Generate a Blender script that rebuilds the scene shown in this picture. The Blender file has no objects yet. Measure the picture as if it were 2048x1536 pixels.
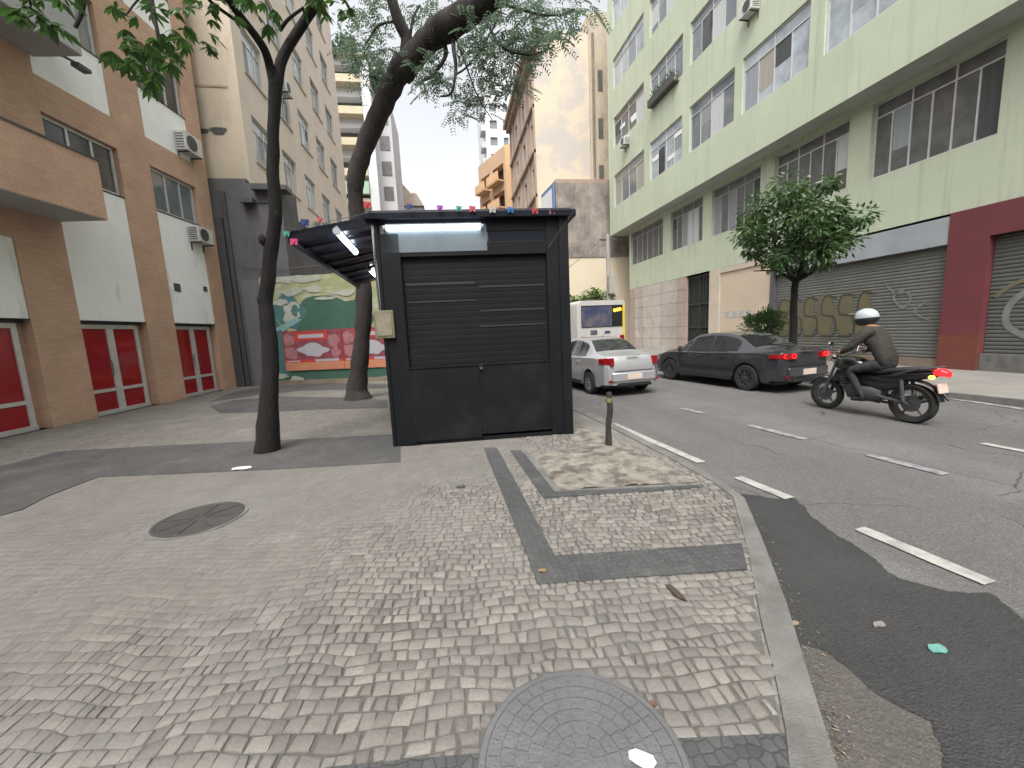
import bpy, math, random
from mathutils import Vector, Matrix, noise
R = math.radians
S = bpy.context.scene
COL = S.collection
rnd = random.Random(7)

# ---------------------------------------------------------------- camera
FPX, CX, CY, EYE = 785.0, 1024.0, 768.0, 1.6
_dn = Vector((276, 5832, FPX)).normalized()
_a = (900 - CX) / FPX
_Y = Vector((_a, -(_a * _dn.x + _dn.z) / _dn.y, 1)).normalized()
_X = _dn.cross(_Y)
AX = (_X, _Y, -_dn)                       # world axes seen from the camera (x right, y down, z ahead)
cam = bpy.data.cameras.new('camera'); cam_o = bpy.data.objects.new('camera', cam); COL.objects.link(cam_o)
right = Vector([a.x for a in AX]); down = Vector([a.y for a in AX]); fwd = Vector([a.z for a in AX])
m = Matrix.Identity(4)
for i in range(3):
    m[i][0] = right[i]; m[i][1] = -down[i]; m[i][2] = -fwd[i]
m.translation = (0, 0, EYE)
cam_o.matrix_world = m
cam.sensor_width = 36; cam.lens = FPX / 2048 * 36; cam.clip_start = 0.05; cam.clip_end = 600
S.camera = cam_o

# ---------------------------------------------------------------- light
SUN_EL, SUN_AZ = 58, 200
w = bpy.data.worlds.new('World'); S.world = w; w.use_nodes = True
nt = w.node_tree; nt.nodes.clear()
out = nt.nodes.new('ShaderNodeOutputWorld'); bg = nt.nodes.new('ShaderNodeBackground')
sky = nt.nodes.new('ShaderNodeTexSky'); sky.sky_type = 'NISHITA'; sky.sun_disc = False
sky.sun_elevation = R(SUN_EL); sky.sun_rotation = R(SUN_AZ); sky.air_density = 1.0; sky.dust_density = 6; sky.ozone_density = 1
hs = nt.nodes.new('ShaderNodeHueSaturation'); hs.inputs['Saturation'].default_value = 0.14
tc = nt.nodes.new('ShaderNodeTexCoord'); nz = nt.nodes.new('ShaderNodeTexNoise'); nz.inputs['Scale'].default_value = 2.2; nz.inputs['Detail'].default_value = 5
mr = nt.nodes.new('ShaderNodeMapRange'); mr.inputs['To Min'].default_value = 1.05; mr.inputs['To Max'].default_value = 1.6
mx = nt.nodes.new('ShaderNodeMix'); mx.data_type = 'RGBA'; mx.blend_type = 'MULTIPLY'; mx.inputs['Factor'].default_value = 1
nt.links.new(sky.outputs[0], hs.inputs['Color']); nt.links.new(tc.outputs['Generated'], nz.inputs['Vector'])
nt.links.new(nz.outputs['Fac'], mr.inputs['Value']); nt.links.new(mr.outputs[0], mx.inputs['B']); nt.links.new(hs.outputs[0], mx.inputs['A'])
nt.links.new(mx.outputs['Result'], bg.inputs['Color']); nt.links.new(bg.outputs[0], out.inputs[0])
bg.inputs['Strength'].default_value = 0.15
sl = bpy.data.lights.new('sun', 'SUN'); sl.energy = 0.5; sl.angle = R(18); sl.color = (1, .97, .92)
so = bpy.data.objects.new('sun', sl); COL.objects.link(so)
sd = Vector((math.sin(R(SUN_AZ)) * math.cos(R(SUN_EL)), math.cos(R(SUN_AZ)) * math.cos(R(SUN_EL)), math.sin(R(SUN_EL))))
so.rotation_euler = sd.to_track_quat('Z', 'Y').to_euler(); so.location = (0, 0, 40)
S.view_settings.view_transform = 'Standard'; S.view_settings.look = 'None'; S.view_settings.gamma = 1
S.view_settings.exposure = 0.9
S.cycles.max_bounces = 6

# ---------------------------------------------------------------- measuring helpers
def ray(px, py):
    v = Vector(((px - CX) / FPX, (py - CY) / FPX, 1)); return Vector([a.dot(v) for a in AX])
def gp(px, py, z=0.0):
    d = ray(px, py); return Vector((0, 0, EYE)) + d * ((z - EYE) / d.z)
def atY(px, py, y):
    d = ray(px, py); return Vector((0, 0, EYE)) + d * (y / d.y)
def atX(px, py, x):
    d = ray(px, py); return Vector((0, 0, EYE)) + d * (x / d.x)
def hd(px, py):
    d = ray(px, py); d.z = 0; return d.normalized()

class Frame:
    """facade frame: u along d, o outwards (n), z up"""
    def __init__(s, O, d, n):
        s.O = Vector(O); s.d = Vector(d).normalized(); s.n = Vector(n).normalized()
    def w(s, u, o, z): return s.O + s.d * u + s.n * o + Vector((0, 0, z))
    def off(s, px, py, o=0):
        r = ray(px, py); P0 = s.O + s.n * o; t = (P0 - Vector((0, 0, EYE))).dot(s.n) / r.dot(s.n)
        P = Vector((0, 0, EYE)) + r * t; return (P - P0).dot(s.d), P.z

# ---------------------------------------------------------------- materials
def mat(name, col, rough=.8, col2=None, scale=3.0, amt=1.0, bump=0.0, bscale=60, metal=0, spec=None, stretch=None, emit=None, estr=1, detail=6, lo=.35, hi=.7, coat=0, grime=None):
    m = bpy.data.materials.new(name); m.use_nodes = True
    n = m.node_tree; b = n.nodes['Principled BSDF']
    b.inputs['Roughness'].default_value = rough; b.inputs['Metallic'].default_value = metal
    if spec is not None: b.inputs['Specular IOR Level'].default_value = spec
    if coat: b.inputs['Coat Weight'].default_value = coat; b.inputs['Coat Roughness'].default_value = .05
    b.inputs['Base Color'].default_value = (*col, 1)
    if emit:
        b.inputs['Emission Color'].default_value = (*emit, 1); b.inputs['Emission Strength'].default_value = estr
    if col2 or bump or grime:
        tc = n.nodes.new('ShaderNodeTexCoord'); mp = n.nodes.new('ShaderNodeMapping')
        n.links.new(tc.outputs['Object'], mp.inputs['Vector'])
        if stretch: mp.inputs['Scale'].default_value = stretch
    last = None
    if col2:
        nz = n.nodes.new('ShaderNodeTexNoise'); nz.inputs['Scale'].default_value = scale; nz.inputs['Detail'].default_value = detail; nz.inputs['Roughness'].default_value = .65
        rp = n.nodes.new('ShaderNodeValToRGB'); rp.color_ramp.elements[0].position = lo; rp.color_ramp.elements[1].position = hi
        rp.color_ramp.elements[0].color = (*col, 1); rp.color_ramp.elements[1].color = (*col2, 1)
        n.links.new(mp.outputs[0], nz.inputs['Vector']); n.links.new(nz.outputs['Fac'], rp.inputs[0]); last = rp.outputs[0]
    if grime:
        gcol, gs, glo, ghi, gstretch = grime
        mp2 = n.nodes.new('ShaderNodeMapping'); mp2.inputs['Scale'].default_value = gstretch; n.links.new(tc.outputs['Object'], mp2.inputs['Vector'])
        nz = n.nodes.new('ShaderNodeTexNoise'); nz.inputs['Scale'].default_value = gs; nz.inputs['Detail'].default_value = 8; nz.inputs['Roughness'].default_value = .7
        r2 = n.nodes.new('ShaderNodeMapRange'); r2.inputs['From Min'].default_value = glo; r2.inputs['From Max'].default_value = ghi
        mm = n.nodes.new('ShaderNodeMix'); mm.data_type = 'RGBA'; mm.inputs['B'].default_value = (*gcol, 1)
        n.links.new(mp2.outputs[0], nz.inputs['Vector']); n.links.new(nz.outputs['Fac'], r2.inputs['Value']); n.links.new(r2.outputs[0], mm.inputs['Factor'])
        if last: n.links.new(last, mm.inputs['A'])
        else: mm.inputs['A'].default_value = (*col, 1)
        last = mm.outputs['Result']
    if last: n.links.new(last, b.inputs['Base Color'])
    if bump:
        nb = n.nodes.new('ShaderNodeTexNoise'); nb.inputs['Scale'].default_value = bscale; nb.inputs['Detail'].default_value = 5
        bp = n.nodes.new('ShaderNodeBump'); bp.inputs['Strength'].default_value = bump; bp.inputs['Distance'].default_value = .02
        n.links.new(mp.outputs[0], nb.inputs['Vector']); n.links.new(nb.outputs['Fac'], bp.inputs['Height']); n.links.new(bp.outputs[0], b.inputs['Normal'])
    return m

def brick_mat(name, c1, c2, mortar, bw, bh, sc=1, msize=.006, axis='YZ', amt=.25):
    m = bpy.data.materials.new(name); m.use_nodes = True; n = m.node_tree; b = n.nodes['Principled BSDF']
    tc = n.nodes.new('ShaderNodeTexCoord'); sp = n.nodes.new('ShaderNodeSeparateXYZ'); cb = n.nodes.new('ShaderNodeCombineXYZ')
    n.links.new(tc.outputs['Object'], sp.inputs[0])
    ad = n.nodes.new('ShaderNodeMath'); ad.operation = 'ADD'
    n.links.new(sp.outputs['X'], ad.inputs[0]); n.links.new(sp.outputs['Y'], ad.inputs[1])
    n.links.new(ad.outputs[0], cb.inputs['X']); n.links.new(sp.outputs['Z'], cb.inputs['Y'])
    bt = n.nodes.new('ShaderNodeTexBrick'); bt.inputs['Scale'].default_value = sc
    bt.inputs['Brick Width'].default_value = bw; bt.inputs['Row Height'].default_value = bh; bt.inputs['Mortar Size'].default_value = msize
    bt.inputs['Color1'].default_value = (*c1, 1); bt.inputs['Color2'].default_value = (*c2, 1); bt.inputs['Mortar'].default_value = (*mortar, 1)
    n.links.new(cb.outputs[0], bt.inputs['Vector'])
    nz = n.nodes.new('ShaderNodeTexNoise'); nz.inputs['Scale'].default_value = 1.2; nz.inputs['Detail'].default_value = 8
    mr = n.nodes.new('ShaderNodeMapRange'); mr.inputs['To Min'].default_value = 1 - amt; mr.inputs['To Max'].default_value = 1 + amt
    mm = n.nodes.new('ShaderNodeMix'); mm.data_type = 'RGBA'; mm.blend_type = 'MULTIPLY'; mm.inputs['Factor'].default_value = 1
    n.links.new(tc.outputs['Object'], nz.inputs['Vector']); n.links.new(nz.outputs['Fac'], mr.inputs['Value'])
    n.links.new(bt.outputs['Color'], mm.inputs['A']); n.links.new(mr.outputs[0], mm.inputs['B']); n.links.new(mm.outputs['Result'], b.inputs['Base Color'])
    bp = n.nodes.new('ShaderNodeBump'); bp.inputs['Strength'].default_value = .4; bp.inputs['Distance'].default_value = .01; bp.invert = True
    n.links.new(bt.outputs['Fac'], bp.inputs['Height']); n.links.new(bp.outputs[0], b.inputs['Normal'])
    b.inputs['Roughness'].default_value = .8
    return m

def stone_mat(name, base, var, joint, scale, dust=None, use_tone=False, rough=.75, joints=True, bump=.5, darkpatch=None):
    m = bpy.data.materials.new(name); m.use_nodes = True; n = m.node_tree; b = n.nodes['Principled BSDF']; L = n.links.new
    tc = n.nodes.new('ShaderNodeTexCoord')
    def noise_(s, d=6, r=.6):
        q = n.nodes.new('ShaderNodeTexNoise'); q.inputs['Scale'].default_value = s; q.inputs['Detail'].default_value = d; q.inputs['Roughness'].default_value = r
        L(tc.outputs['Object'], q.inputs['Vector']); return q
    def rng(src, a, c, t0=0, t1=1):
        q = n.nodes.new('ShaderNodeMapRange'); q.inputs['From Min'].default_value = a; q.inputs['From Max'].default_value = c
        q.inputs['To Min'].default_value = t0; q.inputs['To Max'].default_value = t1; L(src, q.inputs['Value']); return q.outputs[0]
    def mix(f, A, B, mode='MIX'):
        q = n.nodes.new('ShaderNodeMix'); q.data_type = 'RGBA'; q.blend_type = mode
        if isinstance(f, (int, float)): q.inputs['Factor'].default_value = f
        else: L(f, q.inputs['Factor'])
        for k, v in (('A', A), ('B', B)):
            if isinstance(v, tuple): q.inputs[k].default_value = (*v, 1)
            else: L(v, q.inputs[k])
        return q.outputs['Result']
    if use_tone:
        at = n.nodes.new('ShaderNodeAttribute'); at.attribute_name = 'tone'; tone = at.outputs['Fac']; vor = None
    else:
        wn = noise_(5, 2); 
        dm = n.nodes.new('ShaderNodeMix'); dm.data_type = 'VECTOR'; dm.inputs['Factor'].default_value = .03
        L(tc.outputs['Object'], dm.inputs['A']); L(wn.outputs['Color'], dm.inputs['B'])
        vor = n.nodes.new('ShaderNodeTexVoronoi'); vor.inputs['Scale'].default_value = scale; vor.inputs['Randomness'].default_value = .55
        vd = n.nodes.new('ShaderNodeTexVoronoi'); vd.feature = 'DISTANCE_TO_EDGE'; vd.inputs['Scale'].default_value = scale; vd.inputs['Randomness'].default_value = .55
        vor.voronoi_dimensions = '2D'; vd.voronoi_dimensions = '2D'
        L(dm.outputs[1], vor.inputs['Vector']); L(dm.outputs[1], vd.inputs['Vector'])
        sp = n.nodes.new('ShaderNodeSeparateColor'); L(vor.outputs['Color'], sp.inputs[0]); tone = sp.outputs[0]
    c = mix(tone, base, var)
    c = mix(rng(noise_(90, 4).outputs['Fac'], .3, .8, 0, .5), c, tuple(x * .7 for x in base))
    if vor and joints:
        e = rng(vd.outputs['Distance'], .03, .12); c = mix(e, joint, c)
    if dust:
        c = mix(rng(noise_(.55, 8, .7).outputs['Fac'], .42, .68, 0, .85), c, dust)
    c = mix(rng(noise_(1.7, 9, .75).outputs['Fac'], .45, .75, 0, .6), c, darkpatch or tuple(x * .55 for x in base))
    if dust: c = mix(rng(noise_(1.1, 10, .8).outputs['Fac'], .56, .7, 0, .55), c, tuple(min(1, x * 1.55) for x in dust))
    L(c, b.inputs['Base Color']); b.inputs['Roughness'].default_value = rough
    bp = n.nodes.new('ShaderNodeBump'); bp.inputs['Strength'].default_value = bump; bp.inputs['Distance'].default_value = .01
    if vor and joints:
        h = n.nodes.new('ShaderNodeMath'); h.operation = 'ADD'; L(rng(vd.outputs['Distance'], 0, .15), h.inputs[0]); L(noise_(60).outputs['Fac'], h.inputs[1]); L(h.outputs[0], bp.inputs['Height'])
    else: L(noise_(70, 6).outputs['Fac'], bp.inputs['Height'])
    L(bp.outputs[0], b.inputs['Normal'])
    return m

M = {}
M['stone'] = stone_mat('pale_mosaic_stone', (.125, .115, .102), (.262, .246, .222), (.06, .055, .05), 12, dust=(.185, .176, .16), use_tone=True, darkpatch=(.10, .094, .085))
M['slab'] = stone_mat('pale_mosaic_far', (.145, .135, .12), (.23, .215, .19), (.11, .10, .088), 13, dust=(.19, .18, .163), bump=.3)
M['grout'] = stone_mat('stone_joint_dirt', (.075, .069, .06), (.11, .10, .086), (.04, .037, .033), 60, dust=(.15, .142, .128), joints=False)
M['basalt'] = stone_mat('dark_mosaic_stone', (.05, .052, .053), (.085, .087, .088), (.038, .038, .038), 22, dust=(.095, .095, .093), bump=.35)
M['darkband'] = stone_mat('dark_paving_far', (.062, .061, .06), (.095, .092, .088), (.045, .045, .045), 17, dust=(.105, .10, .097), bump=.25)
M['kerb'] = mat('kerb_granite', (.12, .118, .11), .8, (.18, .177, .166), 4, bump=.4, bscale=120, grime=((.08, .077, .07), 3, .5, .75, (1, 1, 1)))
M['asphalt'] = mat('asphalt', (.10, .098, .096), .85, (.145, .141, .139), .7, bump=.6, bscale=160, grime=((.09, .088, .086), .35, .5, .72, (1, .4, 1)), lo=.3, hi=.75)
def asphalt_mat(name, c1, c2, crack=True, rough=.85, polish=True):
    m = bpy.data.materials.new(name); m.use_nodes = True; n = m.node_tree; b = n.nodes['Principled BSDF']; L = n.links.new
    tc = n.nodes.new('ShaderNodeTexCoord')
    def nz(s, d=6, r=.6, st=(1, 1, 1)):
        mp = n.nodes.new('ShaderNodeMapping'); mp.inputs['Scale'].default_value = st; mp.inputs['Rotation'].default_value = (0, 0, R(-7)); L(tc.outputs['Object'], mp.inputs[0])
        q = n.nodes.new('ShaderNodeTexNoise'); q.inputs['Scale'].default_value = s; q.inputs['Detail'].default_value = d; q.inputs['Roughness'].default_value = r; L(mp.outputs[0], q.inputs['Vector']); return q.outputs['Fac']
    def rg(v, a, c, t0=0, t1=1):
        q = n.nodes.new('ShaderNodeMapRange'); q.inputs['From Min'].default_value = a; q.inputs['From Max'].default_value = c; q.inputs['To Min'].default_value = t0; q.inputs['To Max'].default_value = t1; L(v, q.inputs['Value']); return q.outputs[0]
    def mix(f, A, B, mode='MIX'):
        q = n.nodes.new('ShaderNodeMix'); q.data_type = 'RGBA'; q.blend_type = mode
        if isinstance(f, (int, float)): q.inputs['Factor'].default_value = f
        else: L(f, q.inputs['Factor'])
        for k, v in (('A', A), ('B', B)):
            if isinstance(v, tuple): q.inputs[k].default_value = (*v, 1)
            else: L(v, q.inputs[k])
        return q.outputs['Result']
    c = mix(rg(nz(.8, 8, .7), .35, .65), c1, c2)
    if polish: c = mix(rg(nz(.9, 4, .5, (1, .05, 1)), .42, .62, 0, .6), c, tuple(x * .78 for x in c1))
    c = mix(rg(nz(2.2, 9, .8), .56, .72, 0, .7), c, tuple(x * .6 for x in c1))
    sp = n.nodes.new('ShaderNodeTexVoronoi'); sp.inputs['Scale'].default_value = 95; L(tc.outputs['Object'], sp.inputs['Vector']); sc_ = n.nodes.new('ShaderNodeSeparateColor'); L(sp.outputs['Color'], sc_.inputs[0])
    c = mix(rg(sc_.outputs[0], .6, 1, 0, .3), c, tuple(min(1, x * 1.9) for x in c2)); c = mix(rg(sc_.outputs[1], .6, 1, 0, .4), c, tuple(x * .45 for x in c1))
    if crack:
        wv = n.nodes.new('ShaderNodeMix'); wv.data_type = 'VECTOR'; wv.inputs['Factor'].default_value = .25; nn = n.nodes.new('ShaderNodeTexNoise'); nn.inputs['Scale'].default_value = 1.5; nn.inputs['Detail'].default_value = 6; L(tc.outputs['Object'], nn.inputs['Vector']); L(tc.outputs['Object'], wv.inputs['A']); L(nn.outputs['Color'], wv.inputs['B'])
        vd = n.nodes.new('ShaderNodeTexVoronoi'); vd.feature = 'DISTANCE_TO_EDGE'; vd.inputs['Scale'].default_value = .75; L(wv.outputs[1], vd.inputs['Vector'])
        k = n.nodes.new('ShaderNodeMath'); k.operation = 'MULTIPLY'; L(rg(vd.outputs['Distance'], 0, .006, 1, 0), k.inputs[0]); L(rg(nz(.6), .45, .55), k.inputs[1]); c = mix(k.outputs[0], c, tuple(x * .3 for x in c1))
    L(c, b.inputs['Base Color']); b.inputs['Roughness'].default_value = rough
    bp = n.nodes.new('ShaderNodeBump'); bp.inputs['Strength'].default_value = .8; bp.inputs['Distance'].default_value = .006; L(sp.outputs['Distance'], bp.inputs['Height']); L(bp.outputs[0], b.inputs['Normal'])
    return m
M['asphalt'] = asphalt_mat('street_asphalt', (.10, .097, .094), (.14, .136, .132))
M['wet'] = mat('fresh_dark_asphalt', (.03, .03, .031), .62, (.05, .05, .05), 2.5, bump=.7, bscale=170)
M['brownasphalt'] = asphalt_mat('brown_worn_asphalt', (.07, .063, .057), (.095, .086, .078), crack=False, polish=False)
M['wet'] = asphalt_mat('dark_patched_asphalt', (.024, .024, .025), (.04, .04, .04), crack=False, rough=.65, polish=False)
M['line'] = mat('road_paint', (.36, .35, .325), .75, (.18, .175, .165), 9, bump=.3, bscale=120, lo=.45, hi=.75)
M['wornline'] = mat('worn_road_paint', (.28, .275, .265), .8, (.125, .123, .145), 8, bump=.3, bscale=120, lo=.42, hi=.62)
M['dirt'] = mat('dusty_earth', (.26, .24, .20), .95, (.085, .07, .058), 4.5, bump=1, bscale=25, lo=.46, hi=.6, grime=((.13, .12, .105), 6, .4, .7, (1, 1, 1)))
M['sidewalk'] = mat('concrete_pavement', (.19, .18, .162), .85, (.25, .237, .215), 1.2, bump=.3, bscale=80)
M['brick'] = brick_mat('terracotta_tile', (.50, .325, .235), (.56, .37, .265), (.39, .26, .19), .24, .055, msize=.005)
M['whitewall'] = mat('white_render', (.88, .89, .88), .75, (.82, .83, .83), 1.3, bump=.12, bscale=40, grime=((.38, .38, .38), 1.1, .58, .85, (3, 3, .6)))
M['alu'] = mat('aluminium_frame', (.62, .62, .61), .4, (.5, .5, .5), 6, metal=.3)
M['darkmetal'] = mat('dark_metal', (.05, .05, .052), .5, (.08, .08, .08), 8)
M['redpane'] = mat('red_film_glass', (.25, .006, .012), .1, (.33, .014, .014), 2)
M['soffit'] = mat('grey_soffit', (.42, .42, .42), .85, (.34, .34, .34), 1.5)
M['glass'] = mat('window_glass', (.13, .15, .16), .08, (.2, .22, .23), 1.4, spec=.7)
M['glassdark'] = mat('dark_window_glass', (.03, .034, .035), .08, (.07, .07, .07), 1.8, spec=.6)
M['glasspale'] = mat('curtained_window_glass', (.45, .50, .53), .12, (.24, .27, .3), 1.3, spec=.6)
M['glassgrey'] = mat('grey_louvre_glass', (.085, .087, .083), .3, (.15, .15, .145), 2.2)
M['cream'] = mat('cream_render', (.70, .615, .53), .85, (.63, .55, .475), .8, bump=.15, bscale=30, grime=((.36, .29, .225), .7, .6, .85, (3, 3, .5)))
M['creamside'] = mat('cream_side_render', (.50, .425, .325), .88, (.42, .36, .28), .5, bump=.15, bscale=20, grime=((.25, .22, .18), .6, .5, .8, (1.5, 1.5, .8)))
M['greydark'] = mat('dark_grey_paint', (.085, .082, .088), .8, (.12, .115, .122), .9, bump=.15, bscale=30, grime=((.06, .06, .06), 1, .55, .8, (3, 3, .5)))
M['brownwall'] = mat('brown_stained_wall', (.24, .19, .145), .85, (.15, .12, .095), 1.2)
M['green'] = mat('pale_green_paint', (.495, .55, .415), .75, (.445, .495, .372), .7, bump=.12, bscale=30, grime=((.31, .335, .26), .9, .52, .85, (4, 4, .22)))
M['soffitgreen'] = mat('grey_green_soffit', (.42, .43, .40), .85, (.34, .35, .33), 1)
M['pillarbeige'] = mat('beige_stone_pillar', (.56, .49, .40), .7, (.48, .42, .34), 2)
M['beigepanel'] = mat('beige_panel', (.57, .47, .36), .7, (.52, .43, .33), 1)
M['redpaint'] = mat('dark_red_paint', (.15, .034, .042), .75, (.12, .03, .036), 1.2, bump=.1)
M['orangered'] = mat('faded_orange_red_paint', (.17, .048, .034), .75, (.13, .04, .03), 1.8)
M['fascia'] = mat('blue_grey_fascia', (.33, .36, .38), .6, (.27, .29, .31), 1.2)
M['blackgate'] = mat('black_green_iron', (.025, .032, .026), .5, (.04, .045, .035), 3)
M['beigetall'] = mat('flaking_beige_render', (.60, .50, .385), .9, (.47, .43, .39), .22, bump=.2, bscale=8, detail=9, lo=.46, hi=.54, grime=((.42, .29, .19), .35, .58, .68, (1, 1, .8)))
M['beigelow'] = mat('smooth_beige_wall', (.63, .54, .41), .85, (.58, .49, .37), .5)
M['weather'] = mat('weathered_concrete', (.34, .29, .255), .95, (.14, .125, .11), .5, bump=.4, bscale=6, detail=10, lo=.38, hi=.62, grime=((.10, .09, .08), .9, .52, .7, (2.5, 2.5, .4)))
M['cornice'] = mat('brown_cornice', (.36, .27, .20), .85, (.28, .21, .16), 1)
M['pinkwall'] = mat('pinkish_old_render', (.52, .42, .35), .88, (.42, .35, .30), .8)
M['orangewall'] = mat('orange_render', (.62, .40, .22), .88, (.55, .34, .19), .4)
M['orangedark'] = mat('tan_render', (.50, .34, .22), .88, (.42, .29, .19), .6)
M['palewhite'] = mat('pale_tower_render', (.62, .62, .63), .85, (.55, .55, .57), .4)
M['palegrey'] = mat('pale_grey_tower', (.50, .49, .50), .88, (.42, .41, .42), .3)
M['yellowband'] = mat('yellow_parapet', (.52, .45, .31), .85, (.45, .39, .28), 1)
M['greenawning'] = mat('faded_green_awning', (.36, .48, .36), .8, (.3, .42, .32), 2)
M['roofred'] = mat('red_roof_tiles', (.36, .14, .1), .85, (.28, .12, .09), 3)
M['bark'] = mat('dark_bark', (.010, .009, .0085), .95, (.019, .017, .016), 6, bump=1, bscale=14, stretch=(3, 3, .7), grime=((.035, .038, .03), 3, .62, .85, (1, 1, 1)))
M['bark2'] = mat('brown_grey_bark', (.026, .022, .022), .95, (.052, .043, .04), 5, bump=1, bscale=10, stretch=(3, 3, .6))
def leaf_mat(name, c, rough, c2, sc, tr):
    m = mat(name, c, rough, c2, sc); n = m.node_tree; b_ = n.nodes['Principled BSDF']; o_ = n.nodes['Material Output']
    t_ = n.nodes.new('ShaderNodeBsdfTranslucent'); t_.inputs['Color'].default_value = (*[min(1, x * 1.8) for x in c2], 1); x_ = n.nodes.new('ShaderNodeMixShader'); x_.inputs[0].default_value = tr
    n.links.new(b_.outputs[0], x_.inputs[1]); n.links.new(t_.outputs[0], x_.inputs[2]); n.links.new(x_.outputs[0], o_.inputs[0]); return m
M['leafbig'] = leaf_mat('broad_leaf', (.018, .05, .012), .45, (.045, .10, .022), .9, .3)
M['leaffine'] = leaf_mat('fine_feathery_leaf', (.05, .085, .055), .5, (.10, .145, .095), 1.2, .4)
M['leafgloss'] = leaf_mat('glossy_dark_leaf', (.035, .08, .025), .3, (.09, .15, .055), 1.5, .2)
M['ivy'] = mat('bright_ivy', (.10, .2, .04), .6, (.16, .28, .07), 3)
M['kiosk'] = mat('black_blue_painted_steel', (.0055, .0062, .0078), .6, (.008, .009, .011), 2.2, spec=.2, bump=.08, bscale=14, grime=((.017, .017, .018), .8, .5, .8, (1, 1, 1)))
M['kiosklow'] = mat('black_scuffed_steel', (.006, .0062, .0075), .6, (.01, .01, .012), 2, spec=.2, bump=.1, bscale=14, grime=((.02, .019, .018), 1.6, .5, .8, (1, 1, 1)))
M['kiosktop'] = mat('blue_black_panel', (.006, .008, .015), .45, (.009, .012, .02), 2, spec=.2)
M['headerpanel'] = mat('grey_blue_lamp_panel', (.13, .16, .18), .5, (.1, .125, .145), 3)
M['awn'] = mat('navy_awning_sheet', (.012, .015, .032), .35, (.018, .022, .036), 3)
M['galv'] = mat('galvanised_strip', (.45, .5, .53), .35, (.35, .4, .43), 5, metal=.5)
M['tube'] = mat('lit_tube', (.9, .95, 1), .3, emit=(.88, .95, 1), estr=7)
M['metalbox'] = mat('weathered_beige_box', (.2, .18, .12), .8, (.11, .095, .065), 7)
M['silver'] = mat('silver_car_paint', (.50, .50, .52), .28, metal=.55, coat=.6)
M['graphite'] = mat('dark_grey_car_paint', (.045, .045, .052), .25, metal=.4, coat=.8)
M['carglass'] = mat('tinted_car_glass', (.02, .021, .023), .05, spec=.7)
M['tyre'] = mat('tyre_rubber', (.018, .018, .018), .85)
M['rim'] = mat('dark_alloy_rim', (.14, .14, .145), .35, metal=.8)
M['rimlight'] = mat('alloy_rim', (.4, .4, .41), .35, metal=.8)
M['blackplastic'] = mat('black_plastic', (.02, .02, .021), .5)
M['redlens'] = mat('red_lamp_lens', (.22, .008, .012), .2)
M['redlit'] = mat('lit_red_lamp', (.2, .004, .004), .3, emit=(1, .012, .016), estr=1.8)
M['amberlit'] = mat('lit_amber_lamp', (.9, .4, .05), .3, emit=(1, .4, .04), estr=4)
M['plate'] = mat('pale_number_plate', (.6, .49, .42), .5)
M['chrome'] = mat('chrome', (.6, .6, .6), .15, metal=1)
M['helmet'] = mat('silver_white_helmet', (.40, .44, .46), .25, coat=.5)
M['jacket'] = mat('olive_brown_jacket', (.034, .032, .025), .9, (.022, .021, .017), 6, bump=1, bscale=11)
M['trousers'] = mat('black_trousers', (.02, .02, .022), .85, (.03, .03, .032), 8, bump=1, bscale=12)
M['skin'] = mat('brown_skin', (.28, .15, .09), .55)
M['manhole'] = mat('worn_iron', (.15, .149, .153), .34, (.20, .198, .202), 3, metal=.4, bump=.3, bscale=60)
M['manholedark'] = mat('dark_iron', (.045, .042, .04), .65, (.065, .06, .056), 5, bump=.4, bscale=50)
M['cement'] = mat('rough_cement', (.19, .185, .172), .9, (.125, .12, .11), 4, stretch=(1, 1, 1), bump=.8, bscale=30)
M['paper'] = mat('white_paper', (.75, .77, .78), .7)
M['buswhite'] = mat('white_bus_paint', (.5, .485, .455), .35, (.43, .42, .39), 1)
M['yellow'] = mat('yellow_paint', (.62, .47, .06), .45)
M['busad'] = mat('blue_window_advert', (.045, .055, .11), .3, (.14, .12, .125), 1.1, lo=.45, hi=.6)
M['acwhite'] = mat('white_ac_casing', (.6, .6, .58), .5, (.45, .45, .44), 6)
M['concretepole'] = mat('concrete_pole', (.34, .32, .29), .85, (.25, .24, .22), 4)

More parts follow.
